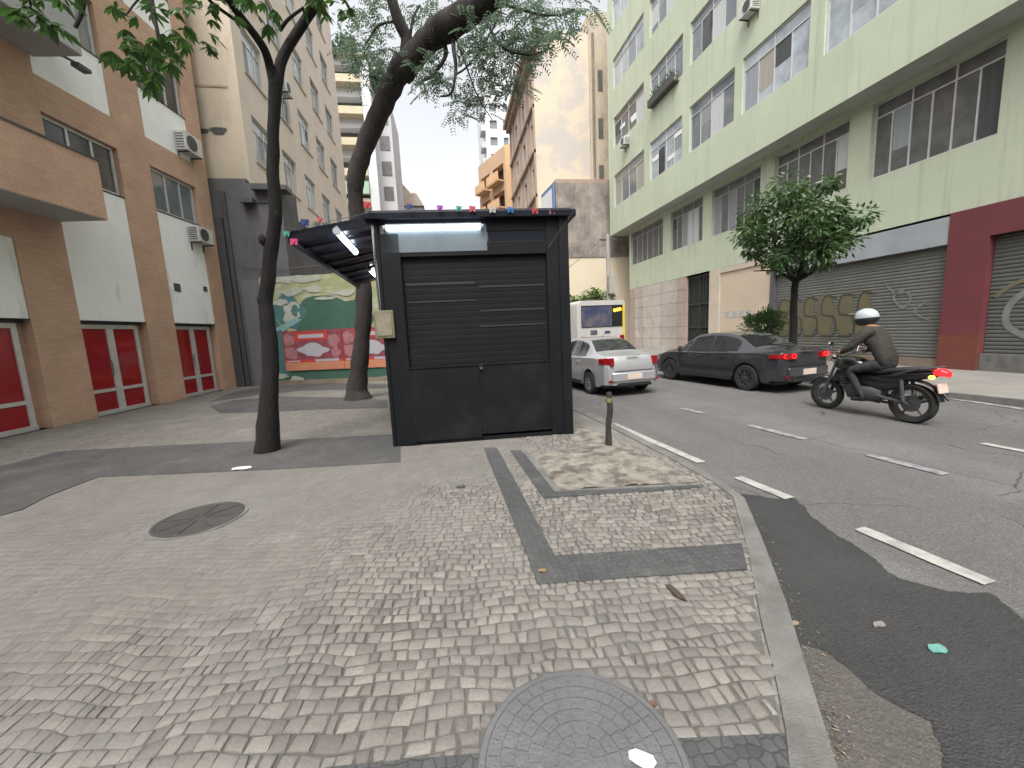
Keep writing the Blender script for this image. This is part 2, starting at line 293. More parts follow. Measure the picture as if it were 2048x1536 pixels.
# ---------------------------------------------------------------- mesh builder
class MB:
    def __init__(s): s.v = []; s.f = []; s.m = []; s.t = []
    def add(s, vs, fs, mi=0, tone=0):
        b = len(s.v); s.v.extend([Vector(x) for x in vs])
        for f in fs: s.f.append([b + i for i in f]); s.m.append(mi); s.t.append(tone)
    def hexa(s, p, mi=0):   # p: 8 points, bottom ring then top ring
        s.add(p, [(0, 3, 2, 1), (4, 5, 6, 7), (0, 1, 5, 4), (1, 2, 6, 5), (2, 3, 7, 6), (3, 0, 4, 7)], mi)
    def box(s, fr, u0, u1, o0, o1, z0, z1, mi=0):
        s.hexa([fr.w(u0, o0, z0), fr.w(u1, o0, z0), fr.w(u1, o1, z0), fr.w(u0, o1, z0),
                fr.w(u0, o0, z1), fr.w(u1, o0, z1), fr.w(u1, o1, z1), fr.w(u0, o1, z1)], mi)
    def quad(s, a, b, c, d, mi=0): s.add([a, b, c, d], [(0, 1, 2, 3)], mi)
    def poly(s, pts, z, mi=0, th=0):
        P = [Vector((p[0], p[1], z)) for p in pts]; n = len(P)
        s.add(P, [tuple(range(n))], mi)
        if th:
            Q = [Vector((p[0], p[1], z - th)) for p in pts]
            s.add(P + Q, [(i, i + n, (i + 1) % n + n, (i + 1) % n) for i in range(n)], mi)
    def tube(s, pts, rad, n=8, mi=0, cap=True):
        pts = [Vector(p) for p in pts]
        if not isinstance(rad, (list, tuple)): rad = [rad] * len(pts)
        rings = []; ref = Vector((0, 0, 1))
        for i, p in enumerate(pts):
            d = (pts[min(i + 1, len(pts) - 1)] - pts[max(i - 1, 0)]).normalized()
            if i == 0: ref = Vector((1, 0, 0)) if abs(d.z) > .9 else Vector((0, 0, 1))
            a = (ref - d * ref.dot(d)).normalized(); bb = d.cross(a); ref = a
            rings.append([p + (a * math.cos(2 * math.pi * k / n) + bb * math.sin(2 * math.pi * k / n)) * rad[i] for k in range(n)])
        vs = [v for r in rings for v in r]; fs = []
        for i in range(len(rings) - 1):
            for k in range(n): fs.append((i * n + k, i * n + (k + 1) % n, (i + 1) * n + (k + 1) % n, (i + 1) * n + k))
        if cap: fs.append(tuple(range(n - 1, -1, -1))); fs.append(tuple((len(rings) - 1) * n + k for k in range(n)))
        s.add(vs, fs, mi)
    def lathe(s, c, axis, prof, n=24, mi=0, closed=False):
        """prof: (r, h) along axis"""
        axis = Vector(axis).normalized(); ref = Vector((0, 0, 1)) if abs(axis.z) < .9 else Vector((1, 0, 0))
        a = (ref - axis * ref.dot(axis)).normalized(); b = axis.cross(a); c = Vector(c); vs = []; fs = []
        for r, h in prof:
            for k in range(n):
                t = 2 * math.pi * k / n; vs.append(c + axis * h + (a * math.cos(t) + b * math.sin(t)) * r)
        m_ = len(prof)
        for i in range(m_ if closed else m_ - 1):
            j = (i + 1) % m_
            for k in range(n): fs.append((i * n + k, i * n + (k + 1) % n, j * n + (k + 1) % n, j * n + k))
        if not closed: fs.append(tuple(range(n))); fs.append(tuple((m_ - 1) * n + k for k in range(n)))
        s.add(vs, fs, mi)
    def leaf(s, p, d, up, L, W, mi=0):
        d = d.normalized(); side = d.cross(up)
        if side.length < 1e-4: side = Vector((1, 0, 0))
        side.normalize(); nn = side.cross(d) * (W * .25)
        s.add([p, p + d * L * .45 + side * W * .5 + nn, p + d * L, p + d * L * .45 - side * W * .5 + nn], [(0, 1, 2), (0, 2, 3)], mi)
    def facade(s, fr, us, zs, holes, depth=.15, o=0, mi=0, rmi=None):
        """us, zs breaks; holes set of (i,j) cells; front at offset o, reveals go inwards"""
        rmi = mi if rmi is None else rmi
        for j in range(len(zs) - 1):
            i = 0
            while i < len(us) - 1:
                if (i, j) in holes:
                    a, b, c, d = us[i], us[i + 1], zs[j], zs[j + 1]
                    for (p, q) in (((a, c), (b, c)), ((b, c), (b, d)), ((b, d), (a, d)), ((a, d), (a, c))):
                        s.quad(fr.w(p[0], o, p[1]), fr.w(q[0], o, q[1]), fr.w(q[0], o - depth, q[1]), fr.w(p[0], o - depth, p[1]), rmi)
                    s.quad(fr.w(a, o - depth, c), fr.w(b, o - depth, c), fr.w(b, o - depth, d), fr.w(a, o - depth, d), rmi)
                    i += 1
                else:
                    k = i
                    while k < len(us) - 1 and (k, j) not in holes: k += 1
                    s.quad(fr.w(us[i], o, zs[j]), fr.w(us[k], o, zs[j]), fr.w(us[k], o, zs[j + 1]), fr.w(us[i], o, zs[j + 1]), mi)
                    i = k
    def shell(s, fr, u0, u1, z0, z1, o, depth, mi=0, bottom=False):
        """sides, back and top of the block behind a facade"""
        A = lambda u, oo, z: fr.w(u, oo, z)
        b = o - depth
        s.quad(A(u0, o, z0), A(u0, b, z0), A(u0, b, z1), A(u0, o, z1), mi); s.quad(A(u1, o, z0), A(u1, b, z0), A(u1, b, z1), A(u1, o, z1), mi)
        s.quad(A(u0, o, z1), A(u1, o, z1), A(u1, b, z1), A(u0, b, z1), mi); s.quad(A(u0, b, z0), A(u1, b, z0), A(u1, b, z1), A(u0, b, z1), mi)
        if bottom: s.quad(A(u0, o, z0), A(u1, o, z0), A(u1, b, z0), A(u0, b, z0), mi)
    def build(s, name, mats, parent=None, smooth=False, tone=False, sharp=35, bevel=0):
        if not isinstance(mats, (list, tuple)): mats = [mats]
        o0 = Vector((0, 0, 0)); p = parent
        while p is not None: o0 = o0 + p.location; p = p.parent
        me = bpy.data.meshes.new(name); me.from_pydata([v - o0 for v in s.v], [], s.f)
        for x in mats: me.materials.append(M[x] if isinstance(x, str) else x)
        me.polygons.foreach_set('material_index', s.m)
        if tone:
            at = me.attributes.new('tone', 'FLOAT', 'FACE'); at.data.foreach_set('value', s.t)
        if smooth:
            me.polygons.foreach_set('use_smooth', [True] * len(me.polygons)); me.set_sharp_from_angle(angle=R(sharp))
        me.update()
        ob = bpy.data.objects.new(name, me); COL.objects.link(ob)
        if parent: ob.parent = parent
        if bevel:
            bm_ = ob.modifiers.new('bevel', 'BEVEL'); bm_.width = bevel; bm_.segments = 2; bm_.limit_method = 'ANGLE'
        return ob

def tag(o, label=None, cat=None, group=None, kind=None):
    if label: o['label'] = label
    if cat: o['category'] = cat
    if group: o['group'] = group
    if kind: o['kind'] = kind
    return o
def thing(name, label, cat, loc, group=None):
    e = bpy.data.objects.new(name, None); COL.objects.link(e); e.location = Vector(loc); e.empty_display_size = .2
    return tag(e, label, cat, group)
XF = Frame((0, 0, 0), (1, 0, 0), (0, 1, 0))     # plain world box frame: u = x, o = y

rc_ = random.Random(77)
CURT = [mat('curtain_white', (.48, .5, .5), .8), mat('curtain_grey', (.25, .27, .28), .8), mat('curtain_beige', (.34, .315, .275), .8), mat('curtain_blue', (.27, .30, .32), .8), mat('curtain_dark', (.06, .065, .065), .6)]
def window(parent, fr, u0, u1, z0, z1, o, mull=2, pane='glass', frame='alu', t=.05, transom=None, label=None, louvres=0, open_leaf=None):
    """frame mesh as a part, its pane as a sub-part; o = outer face offset of the frame"""
    b = MB()
    b.box(fr, u0, u1, o - .05, o, z0, z0 + t); b.box(fr, u0, u1, o - .05, o, z1 - t, z1)
    b.box(fr, u0, u0 + t, o - .052, o + .002, z0 + t, z1 - t); b.box(fr, u1 - t, u1, o - .052, o + .002, z0 + t, z1 - t)
    tz = z1 - t
    if transom: tz = z0 + (z1 - z0) * transom; b.box(fr, u0 + t, u1 - t, o - .048, o - .003, tz, tz + t * .8)
    for k in range(1, mull + 1):
        u = u0 + (u1 - u0) * k / (mull + 1); b.box(fr, u - t * .4, u + t * .4, o - .045, o - .006, z0 + t, tz)
        if transom and k % 2 == 0: b.box(fr, u - t * .4, u + t * .4, o - .045, o - .006, tz + t * .8, z1 - t)
    w_ = b.build('window', frame, parent)
    p = MB(); p.quad(fr.w(u0 + .01, o - .035, z0 + .01), fr.w(u1 - .01, o - .035, z0 + .01), fr.w(u1 - .01, o - .035, z1 - .01), fr.w(u0 + .01, o - .035, z1 - .01))
    p.build('pane', pane, w_)
    if transom and mull >= 2:
        kk = [k for k in range(mull + 1) if rc_.random() < .38]
        for k in kk:
            ua = u0 + (u1 - u0) * k / (mull + 1) + t * .6; ub = u0 + (u1 - u0) * (k + 1) / (mull + 1) - t * .6; zb_ = z0 + t if rc_.random() < .5 else z0 + (tz - z0) * rc_.uniform(.2, .7)
            q_ = MB(); N = 5
            for e in range(N):
                x0 = ua + (ub - ua) * e / N; x1 = ua + (ub - ua) * (e + 1) / N; oa = o - .034 + (.006 if e % 2 else 0); ob = o - .034 + (0 if e % 2 else .006); q_.quad(fr.w(x0, oa, zb_), fr.w(x1, ob, zb_), fr.w(x1, ob, tz), fr.w(x0, oa, tz))
            q_.build('curtain', rc_.choice(CURT), w_)
    if label: w_['label'] = label
    return w_

# ================================================================= SETTING
# road sheet
b = MB(); b.add([(-260, -60, -.12), (260, -60, -.12), (260, 480, -.12), (-260, 480, -.12)], [(0, 1, 2, 3)])
tag(b.build('road', 'asphalt'), kind='structure')
HEAD = Vector((-.125, 1, 0)).normalized()       # the street's heading
def px_poly(pts, z): return [gp(x, y, z) for x, y in pts]

# pavement slab (left) with its kerb
inner = [(1578, 1536), (1572, 1466), (1550, 1354), (1522, 1242), (1494, 1096), (1466, 996), (1420, 962), (1335, 915), (1245, 868), (1160, 826)]
outer = [(1673, 1536), (1650, 1460), (1622, 1370), (1573, 1209), (1522, 1074), (1489, 998), (1440, 962), (1350, 912), (1258, 864), (1170, 820)]
IN = [gp(x, y, 0) for x, y in inner]; OUT = [gp(x, y, 0) for x, y in outer]
IN = [IN[0] + (IN[0] - IN[1]).normalized() * 1.2] + IN; OUT = [OUT[0] + (OUT[0] - OUT[1]).normalized() * 1.2] + OUT
far_in = IN[-1] + HEAD * 60; far_out = OUT[-1] + HEAD * 60
b = MB(); pl = [(-40, -3), (IN[0].x, -3)] + [(p.x, p.y) for p in IN] + [(far_in.x, far_in.y), (-40, far_in.y)]
b.poly(pl, 0.0, 0, th=.12); tag(b.build('pavement', 'slab'), kind='structure')
b = MB(); I2 = IN + [far_in]; O2 = OUT + [far_out]
for k in range(len(I2) - 1):
    zz = .012
    a, c, d, e = I2[k], O2[k], O2[k + 1], I2[k + 1]
    n1 = 1 if k < len(I2) - 2 else 1
    z3 = Vector((0, 0, zz)); lo = Vector((0, 0, -.125))
    b.quad(a + z3, c + z3, d + z3, e + z3); b.quad(c + z3, c + lo, d + lo, d + z3); b.quad(a + z3, a + lo, e + lo, e + z3)
tag(b.build('kerb', 'kerb', bevel=0), kind='structure')

# joint bed and individually cut stones near the camera
bed = [(-7.6, .5), (1.55, .5)] + [(p.x - .02, p.y) for p in IN if p.y < 4.9 and p.y > .7] + [(2.1, 5.6), (-.9, 5.75), (-7.6, 5.9)]
b = MB(); b.poly(bed, .004); tag(b.build('stone_bed_ground', 'grout'), kind='structure')

def inside(p, poly):
    x, y = p[0], p[1]; c = False; n = len(poly); j = n - 1
    for i in range(n):
        xi, yi, xj, yj = poly[i][0], poly[i][1], poly[j][0], poly[j][1]
        if (yi > y) != (yj > y) and x < (xj - xi) * (y - yi) / (yj - yi) + xi: c = not c
        j = i
    return c
st = MB(); rs = random.Random(3)
ca, sa = math.cos(R(-9)), math.sin(R(-9))
def warp(x, y):
    x2 = x + .07 * math.sin(y * 1.3 + .6) + .03 * math.sin(x * 1.9 + y); y2 = y + .05 * math.sin(x * .8) + .07 * noise.noise(Vector((x * 1.3, y * 1.3, 0))) + .03 * noise.noise(Vector((x * 4, y * 4, 3)))
    return Vector((x2 * ca - y2 * sa, x2 * sa + y2 * ca, 0))
rowh = .066; y = -1.5; rowj = 0
while y < 7.6:
    x = -8.5 + rs.random() * .1; h = rowh * rs.uniform(.88, 1.12)
    def yl(x_, j): return .012 * noise.noise(Vector((x_ * 7, j * 3.7, 0)))
    while x < 4.5:
        wd = rs.choice((.045, .056, .064, .072, .084, .098)) * rs.uniform(.92, 1.08); g_ = rs.uniform(.0025, .0055)
        c0 = warp(x + wd / 2, y + h / 2)
        worn = min(1, max(0, (-c0.x - .5 + .7 * noise.noise(c0 * 1.2)) / 1.5 + max(0, c0.y - 2.3 + .5 * noise.noise(c0 * .9)) * .55)) * (.45 if c0.x > .9 else 1) * min(1, max(.25, (c0.y - .9) / 1.6)); g_ *= 1 - .95 * worn; jw = 1 - .85 * worn
        if inside(c0, bed):
            jx = lambda: rs.uniform(-.0075, .0075) * jw
            q = [warp(x + g_ + jx(), y + g_ + yl(x, rowj) + jx() * .6), warp(x + wd - g_ + jx(), y + g_ + yl(x + wd, rowj) + jx() * .6),
                 warp(x + wd - g_ + jx(), y + h - g_ + yl(x + wd, rowj + 1)), warp(x + g_ + jx(), y + h - g_ + yl(x, rowj + 1))]
            cc = sum(q, Vector()) / 4; zt = .0115 - .0045 * worn + rs.uniform(-.003, .003) * (1 - .8 * worn); tl = (rs.uniform(-.05, .05) * (1 - .7 * worn), rs.uniform(-.05, .05) * (1 - .7 * worn))
            ring = []; top = []
            for p in q:
                dd = (p - cc); ring.append(Vector((p.x, p.y, .002)));
                e_ = cc + dd * (.95 + .045 * worn); ring_t = Vector((e_.x, e_.y, zt - .004 * (1 - .85 * worn) + dd.x * tl[0] + dd.y * tl[1])); top.append(ring_t)
            t2 = [Vector((cc.x + (p.x - cc.x) * (.8 + .16 * worn), cc.y + (p.y - cc.y) * (.8 + .16 * worn), p.z + .004 * (1 - .85 * worn))) for p in top]
            vs = ring + top + t2; fs = [(8, 9, 10, 11)]
            for k in range(4): fs += [(k, (k + 1) % 4, (k + 1) % 4 + 4, k + 4), (k + 4, (k + 1) % 4 + 4, (k + 1) % 4 + 8, k + 8)]
            st.add(vs, fs, 0, min(1, max(0, .5 - .12 * worn + rs.gauss(0, .3) * (1 - .75 * worn))))
        x += wd
    y += h; rowj += 1
tag(st.build('paving_stones_ground', 'stone', tone=True, smooth=True, sharp=50), kind='structure')

# dark mosaic bands
def z7(x, y): return (900 + x * .5605, 850 + y * .5605)
def z8(x, y): return (x * .4883, 850 + y * .4883)
bands = [
    [z7(120, 80), z7(168, 80), z7(375, 465), z7(1040, 421), z7(1062, 512), z7(315, 567)],
    [z7(215, 90), z7(252, 90), z7(372, 237), z7(640, 226), z7(880, 212), z7(905, 222), z7(640, 240), z7(333, 259)],
    [z8(1340, 1402), z8(1950, 1345), (1000, 1500), (1340, 1478), z7(1195, 1100), (1578, 1536), (1580, 1570), (560, 1570)],
]
b = MB()
for k, pp in enumerate(bands): b.poly(px_poly(pp, .016), .016 + .001 * k, 0, th=.012)
tag(b.build('dark_stone_band_path', 'basalt'), kind='structure')
b = MB()
lb = [z8(-300, 225), z8(0, 168), z8(120, 140), z8(240, 108), z8(650, 84), z8(1060, 66), z8(1640, 36), z8(1640, 150), z8(1130, 180), z8(400, 212), z8(300, 250), z8(190, 292), z8(90, 345), z8(0, 370), z8(-300, 420)]
b.poly(px_poly(lb, .016), .016, 0, th=.012)
fb = [(470, 800), (560, 793), (695, 795), (775, 800), (775, 815), (640, 818), (560, 822), (440, 826), (420, 812)]
b.poly(px_poly(fb, .01), .01, 0, th=.008)
fb2 = [(470, 783), (560, 767), (640, 766), (775, 768), (775, 776), (600, 781), (500, 792), (420, 803)]
b.poly(px_poly(fb2, .008), .008, 0, th=.006)
tag(b.build('dark_paving_band_path', 'darkband'), kind='structure')

# dusty tree pit
pit = [z7(262, 100), z7(420, 84), (1155, 850), (1190, 862), (1245, 884), (1330, 930), (1395, 960), (1405, 967), z7(640, 222), z7(395, 236)]
P = px_poly(pit, .02); PIT = P; b = MB()
cx_ = sum(p.x for p in P) / len(P); cy_ = sum(p.y for p in P) / len(P)
xs = [p.x for p in P]; ys = [p.y for p in P]; NX, NY = 60, 60; idx = {}
for i in range(NX + 1):
    for j in range(NY + 1):
        x = min(xs) + (max(xs) - min(xs)) * i / NX; y = min(ys) + (max(ys) - min(ys)) * j / NY
        if inside((x, y), P):
            idx[i, j] = len(b.v); b.v.append(Vector((x, y, .024 + .022 * noise.fractal(Vector((x * 3, y * 3, 2)), 1, 2, 5))))
for i in range(NX):
    for j in range(NY):
        k = [(i, j), (i + 1, j), (i + 1, j + 1), (i, j + 1)]
        if all(q in idx for q in k): b.f.append([idx[q] for q in k]); b.m.append(0); b.t.append(0)
# a skirt below the uneven top
b.poly(P, .013, 0)
tag(b.build('earth_ground', 'dirt', smooth=True, sharp=80), kind='structure')
lb_ = MB()   # pale stone rim round the pit
rim = [(z7(262, 98), z7(285, 98)), (z7(372, 236), z7(398, 232)), (z7(640, 224), z7(640, 217)), (z7(850, 214), z7(840, 208))]
for k in range(len(rim) - 1):
    a0, a1 = [gp(*q, .028) for q in rim[k]]; c0, c1 = [gp(*q, .028) for q in rim[k + 1]]
    lo = Vector((0, 0, -.02)); lb_.hexa([a0 + lo, a1 + lo, c1 + lo, c0 + lo, a0, a1, c1, c0])
tag(lb_.build('stone_rim_kerb', 'kerb'), kind='structure')

# darker resurfaced strip along the kerb
def rough_edge(pts, amp=.05, seg=30, seed=1):
    res = []; n = len(pts)
    for i in range(n):
        a, c = pts[i], pts[(i + 1) % n]
        for k in range(seg):
            p = a.lerp(c, k / seg); nn = noise.noise(p * 3.1 + Vector((seed, 0, 0))) * amp; mm = noise.noise(p * 9 + Vector((0, seed, 0))) * amp * .4 + noise.noise(p * 38) * .012 + noise.noise(p * 90) * .006
            res.append(Vector((p.x + nn + mm, p.y + nn * .7 - mm, p.z)))
    return res
wet = [z7(1035, 245), z7(1130, 258), z7(1230, 262), z7(1290, 330), z7(1370, 385), z7(1450, 440), z7(1600, 535), z7(1780, 590), z7(1930, 600), z7(2048, 690), z7(2500, 960), z7(2600, 1600), z7(1900, 1500), z7(1760, 1230), z7(1740, 1130), z7(1700, 1060), z7(1590, 990), z7(1500, 930), z7(1440, 870), z7(1340, 800), z7(1240, 775), z7(1200, 680), z7(1110, 440)]
b = MB(); b.poly(rough_edge(px_poly(wet, -.112)), -.112); tag(b.build('dark_asphalt_road', 'wet'), kind='structure')
br = [z7(1180, 700), z7(1240, 770), z7(1340, 790), z7(1440, 860), z7(1500, 920), z7(1590, 985), z7(1700, 1055), z7(1750, 1130), z7(1775, 1230), z7(1900, 1600), z7(1400, 1600), z7(1330, 1100)]
b = MB(); b.poly(rough_edge(px_poly(br, -.116), .03), -.116); tag(b.build('brown_asphalt_road', 'brownasphalt'), kind='structure')

# road markings
def dash(name, mt, p0, p1, wd=.11):
    A = gp(*p0, -.12); C = gp(*p1, -.12); d = (C - A).normalized(); s_ = Vector((d.y, -d.x, 0)) * wd / 2; b = MB(); z = -.108
    n = max(2, int((C - A).length / .12)); L_ = []; Rr = []
    for k in range(n + 1):
        p = A.lerp(C, k / n); L_.append((p.x + s_.x + rnd.uniform(-.006, .006), p.y + s_.y + rnd.uniform(-.006, .006))); Rr.append((p.x - s_.x + rnd.uniform(-.006, .006), p.y - s_.y + rnd.uniform(-.006, .006)))
    b.poly(L_ + Rr[::-1], z, 0, th=.003)
    return tag(b.build(name, mt), kind='structure')
for p0, p1, mt in [((1162, 822), (1212, 844), 'line'), ((1225, 848), (1402, 926), 'line'), ((1476, 956), (1580, 998), 'line'), ((1718, 1058), (1980, 1169), 'line'), ((2080, 1210), (2300, 1300), 'line'),
                   ((1362, 817), (1408, 828), 'wornline'), ((1498, 851), (1612, 880), 'wornline'), ((1738, 911), (1890, 950), 'wornline'),
                   ((1965, 888), (2060, 906), 'line')]:
    dash('lane_marking_road', mt, p0, p1, .12 if mt == 'line' else .13)
dash('gutter_line_road', 'wornline', (1868, 793), (2120, 830), .14)

# far side pavement
K0 = gp(2048, 800, -.12); K0 = Vector((9.95, 4.4, 0)); K1 = K0 + HEAD * 11; K2 = K0 + HEAD * 60; Km = K0 - HEAD * 30
b = MB(); b.poly([(Km.x, Km.y), (K0.x, K0.y), (K2.x, K2.y), (60, K2.y), (60, Km.y)], .0, 0, th=.12); tag(b.build('far_pavement', 'sidewalk'), kind='structure')
b = MB(); kf = Frame(K0, HEAD, (-HEAD.y, HEAD.x, 0)); b.box(kf, -30, 60, 0, .14, -.13, .006); tag(b.build('far_kerb', 'kerb'), kind='structure')
# ================================================================= LEFT BRICK BUILDING
dL = hd(978, 671); OL = gp(304, 811.7); OL.z = 0
FL = Frame(OL, dL, (dL.y, -dL.x, 0))
bl = thing('brick_building', 'terracotta tiled building with white panels, red storefront panes and jutting balconies', 'building', OL)
b = MB()
bays = []   # (u0,u1) openings between pilasters
u = 1.28
for k in range(5): bays.append((u - 2.8 * k, u - 2.8 * k + 1.8)) 
for k, (a, c) in enumerate(bays): pass
zs = [0, 2.32, 5.62, 6.86, 7.62, 8.98, 10.3, 11.06, 12.4, 13.7, 14.5]
us = [-45.0]
for a, c in sorted(bays): us += [a, c]
us += [3.75]
holes = set()
for i in range(len(us) - 1):
    if i % 2 == 1:
        for j in (0, 1, 2, 4, 5, 7, 8): holes.add((i, j))
b.facade(FL, us, zs, holes, depth=.22); b.shell(FL, -45, 3.75, 0, 14.5, 0, 12)
b.build('wall', 'brick', bl)
for i, (a, c) in enumerate(bays):
    low_top = 5.60 if i != 2 else 3.96
    p = MB(); p.box(FL, a + .005, c - .005, -.2, -.03, 2.33, low_top); p.build('wall_panel', 'whitewall', bl)
    if i == 2:
        p = MB(); p.box(FL, a + .003, c - .003, -.2, .002, 3.965, 4.55); p.build('brick_lintel', 'brick', bl)
    for z0, z1 in ((7.62, 8.97), (11.06, 12.39)):
        p = MB(); p.box(FL, a + .005, c - .005, -.2, -.03, z0, z1); p.build('wall_panel', 'whitewall', bl)
    for (z0, z1) in ((5.63, 6.85), (8.98, 10.29), (12.4, 13.69)):
        window(bl, FL, a + .04, c - .04, z0, z1, -.1, mull=2, pane='glassdark' if (i + int(z0)) % 2 == 0 else 'glass', t=.07)
    # storefront
    sf = MB(); o = -.14; mid = (a + c) / 2; e0, e1 = a + .02, c - .16
    mid = (e0 + e1) / 2
    sf.box(FL, e0, e1, o - .07, o + .03, .0, .1); sf.box(FL, e0, e1, o - .05, o, 2.14, 2.24); sf.box(FL, e0, e1, o - .05, o - .004, .56, .64)
    for uu, t in ((e0 + .04, .04), (mid, .09), (e1 - .05, .05)): sf.box(FL, uu - t, uu + t, o - .052, o + .004, .1, 2.14)
    s_ = sf.build('storefront_frame', 'alu', bl)
    for (ua, ub) in ((e0, mid), (mid, e1)):
        for z0, z1 in ((.1, .58), (.6, 2.15)):
            g_ = MB(); g_.quad(FL.w(ua + .02, o - .03, z0), FL.w(ub - .02, o - .03, z0), FL.w(ub - .02, o - .03, z1), FL.w(ua + .02, o - .03, z1)); g_.build('red_pane', 'redpane', s_)
    for uu in (mid - .14, mid + .13):
        if i > 2: break
        h_ = MB(); h_.tube([FL.w(uu, o + .03, .95), FL.w(uu, o + .05, 1.0), FL.w(uu, o + .05, 1.3), FL.w(uu, o + .03, 1.35)], .012, 6); h_.build('handle', 'darkmetal', s_)
    g_ = MB(); g_.box(FL, a + .01, c - .01, -.21, -.15, 2.24, 2.33); g_.build('shutter_slot', 'darkmetal', bl)
    # sill ledge
for i, a in enumerate([0]):
    pass
# balconies: front parapet, soffit
for z0, z1, uend, par in ((4.55, 5.80, -1.52, 'brick'), (8.0, 9.1, -1.44, 'soffit'), (11.4, 12.5, -1.44, 'soffit')):
    p_out = 1.0
    # protrusion measured from the front corner
    p = MB(); fr = FL
    p.box(fr, -14, uend, .0, p_out, z0 - .02, z0 + .18, 1); p.box(fr, -14, uend, p_out - .12, p_out + .01, z0 - .01, z1, 0); p.box(fr, uend - .12, uend + .01, 0.0, p_out - .12, z0 - .01, z1, 0)
    p.box(fr, -14, uend + .03, p_out - .14, p_out + .03, z1, z1 + .04, 2)
    p.build('balcony', [par, 'soffit', 'darkmetal'], bl)
# vents, on the panel of the last bay
for (px, py, s_) in ((354, 575, .12), (410, 578, .08)):
    uu, zz = FL.off(px, py, -.03); p = MB(); p.box(FL, uu - s_, uu + s_, -.03, -.01, zz - s_, zz + s_); p.build('vent', 'darkmetal', bl)

def ac_unit(fr, u0, u1, o0, z0, h, label, dep=.3, grp='air conditioner units on the facades'):
    t = thing('air_conditioner', label, 'air conditioner', fr.w((u0 + u1) / 2, o0, z0), grp)
    b = MB(); b.box(fr, u0, u1, o0 + .03, o0 + dep, z0, z0 + h); b.build('casing', 'acwhite', t, bevel=.02)
    um = u0 + (u1 - u0) * .4; c = fr.w(um, o0 + dep + .004, z0 + h / 2); r = h * .4
    b = MB(); b.lathe(c, fr.n, [(r, 0), (r * .95, .012), (r * .9, .002), (.03, .002), (.03, .014)], 20); b.build('fan_grille', 'darkmetal', t)
    for uu in (u0 + .1, u1 - .1): b = MB(); b.box(fr, uu - .015, uu + .015, o0, o0 + dep + .03, z0 - .04, z0 - .005); b.box(fr, uu - .015, uu + .015, o0, o0 + .03, z0 - .25, z0 - .04); b.build('bracket', 'darkmetal', t)
    b = MB()
    for k in range(6): b.box(fr, u0 - .006, u0 - .001, o0 + .06, o0 + dep - .04, z0 + .06 + k * (h - .1) / 6, z0 + .09 + k * (h - .1) / 6)
    b.build('side_louvre', 'darkmetal', t)
    return t
ac_unit(FL, 2.45, 3.2, -.03, 7.78, .58, 'white split air conditioner low on the brick building, above the dark side window', .34)
ac_unit(FL, 2.42, 3.15, -.03, 4.98, .5, 'white air conditioner under the dark window of the brick building, the lower one', .34)
# dark bracket lamp on the upper white panel
t = thing('wall_lamp', 'small dark lamp arm on a white panel under the upper balcony', 'wall lamp', FL.w(-1.0, 0, 8.1))
b = MB(); b.tube([FL.w(-1.05, -.03, 8.3), FL.w(-1.0, .2, 8.28), FL.w(-.8, .38, 8.2)], .03); b.build('arm', 'darkmetal', t)
b = MB(); b.box(FL, -.95, -.65, .3, .48, 8.1, 8.18); b.build('lamp_head', 'darkmetal', t)

# ================================================================= CREAM BUILDING (behind) and its dark podium
XB = -6.8; FB = Frame((XB, 16.4, 0), (0, 1, 0), (1, 0, 0))
bb = thing('cream_apartment_building', 'tall cream apartment block with rows of steel windows behind the thin tree', 'building', FB.O)
us = [0]; 
for k in range(5): us += [.75 + 2.75 * k, .75 + 2.75 * k + 1.6]
us += [15.4]
zs = [7.3]; rows = []
for k in range(6): rows.append((8.45 + 3.1 * k, 10.1 + 3.1 * k)); zs += [8.45 + 3.1 * k, 10.1 + 3.1 * k]
zs += [27.5]; holes = {(i, j) for i in range(1, len(us) - 1, 2) for j in range(1, len(zs) - 1, 2)}
b = MB(); b.facade(FB, us, zs, holes, depth=.2)
b.quad(FB.w(15.4, 0, 7.3), FB.w(15.4, -14, 7.3), FB.w(15.4, -14, 27.5), FB.w(15.4, 0, 27.5))
b.quad(FB.w(0, 0, 27.5), FB.w(15.4, 0, 27.5), FB.w(15.4, -14, 27.5), FB.w(0, -14, 27.5))
# upper part of the facade over the dark ground floor
b.build('wall', 'cream', bb)
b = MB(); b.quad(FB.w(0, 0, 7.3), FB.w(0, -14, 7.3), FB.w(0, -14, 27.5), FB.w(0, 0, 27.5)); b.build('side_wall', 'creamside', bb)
b = MB(); b.box(FB, -.02, -.001, -1.9, -.35, 10.55, 10.62); b.build('ledge', 'cornice', bb)
for (px, py, r) in ((408, 262, .16), (437, 262, .26)):
    P_ = atY(px, py, 16.39); b = MB(); pts = [Vector((P_.x + r * math.cos(t) * (1 + .25 * math.sin(3 * t)), 16.385, P_.z + r * .6 * math.sin(t) * (1 + .2 * math.cos(2 * t)))) for t in [k * math.pi / 8 for k in range(16)]]
    b.add(pts, [tuple(range(16))]); b.build('wall_hole', 'darkmetal', bb)
pn = ['glasspale', 'glass', 'glassgrey', 'glasspale', 'glass']
for i in range(1, len(us) - 1, 2):
    for j in range(1, len(zs) - 1, 2):
        window(bb, FB, us[i] + .01, us[i + 1] - .01, zs[j] + .01, zs[j + 1] - .01, -.08, mull=2, pane=pn[(i * 3 + j * 5) % 5], t=.05, transom=.72)
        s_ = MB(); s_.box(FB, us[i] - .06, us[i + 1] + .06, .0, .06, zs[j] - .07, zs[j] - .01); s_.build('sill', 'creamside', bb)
ac_unit(FB, 3.75, 4.45, .0, 12.6, .5, 'air conditioner high on the cream block, level with the tree fork', .4)
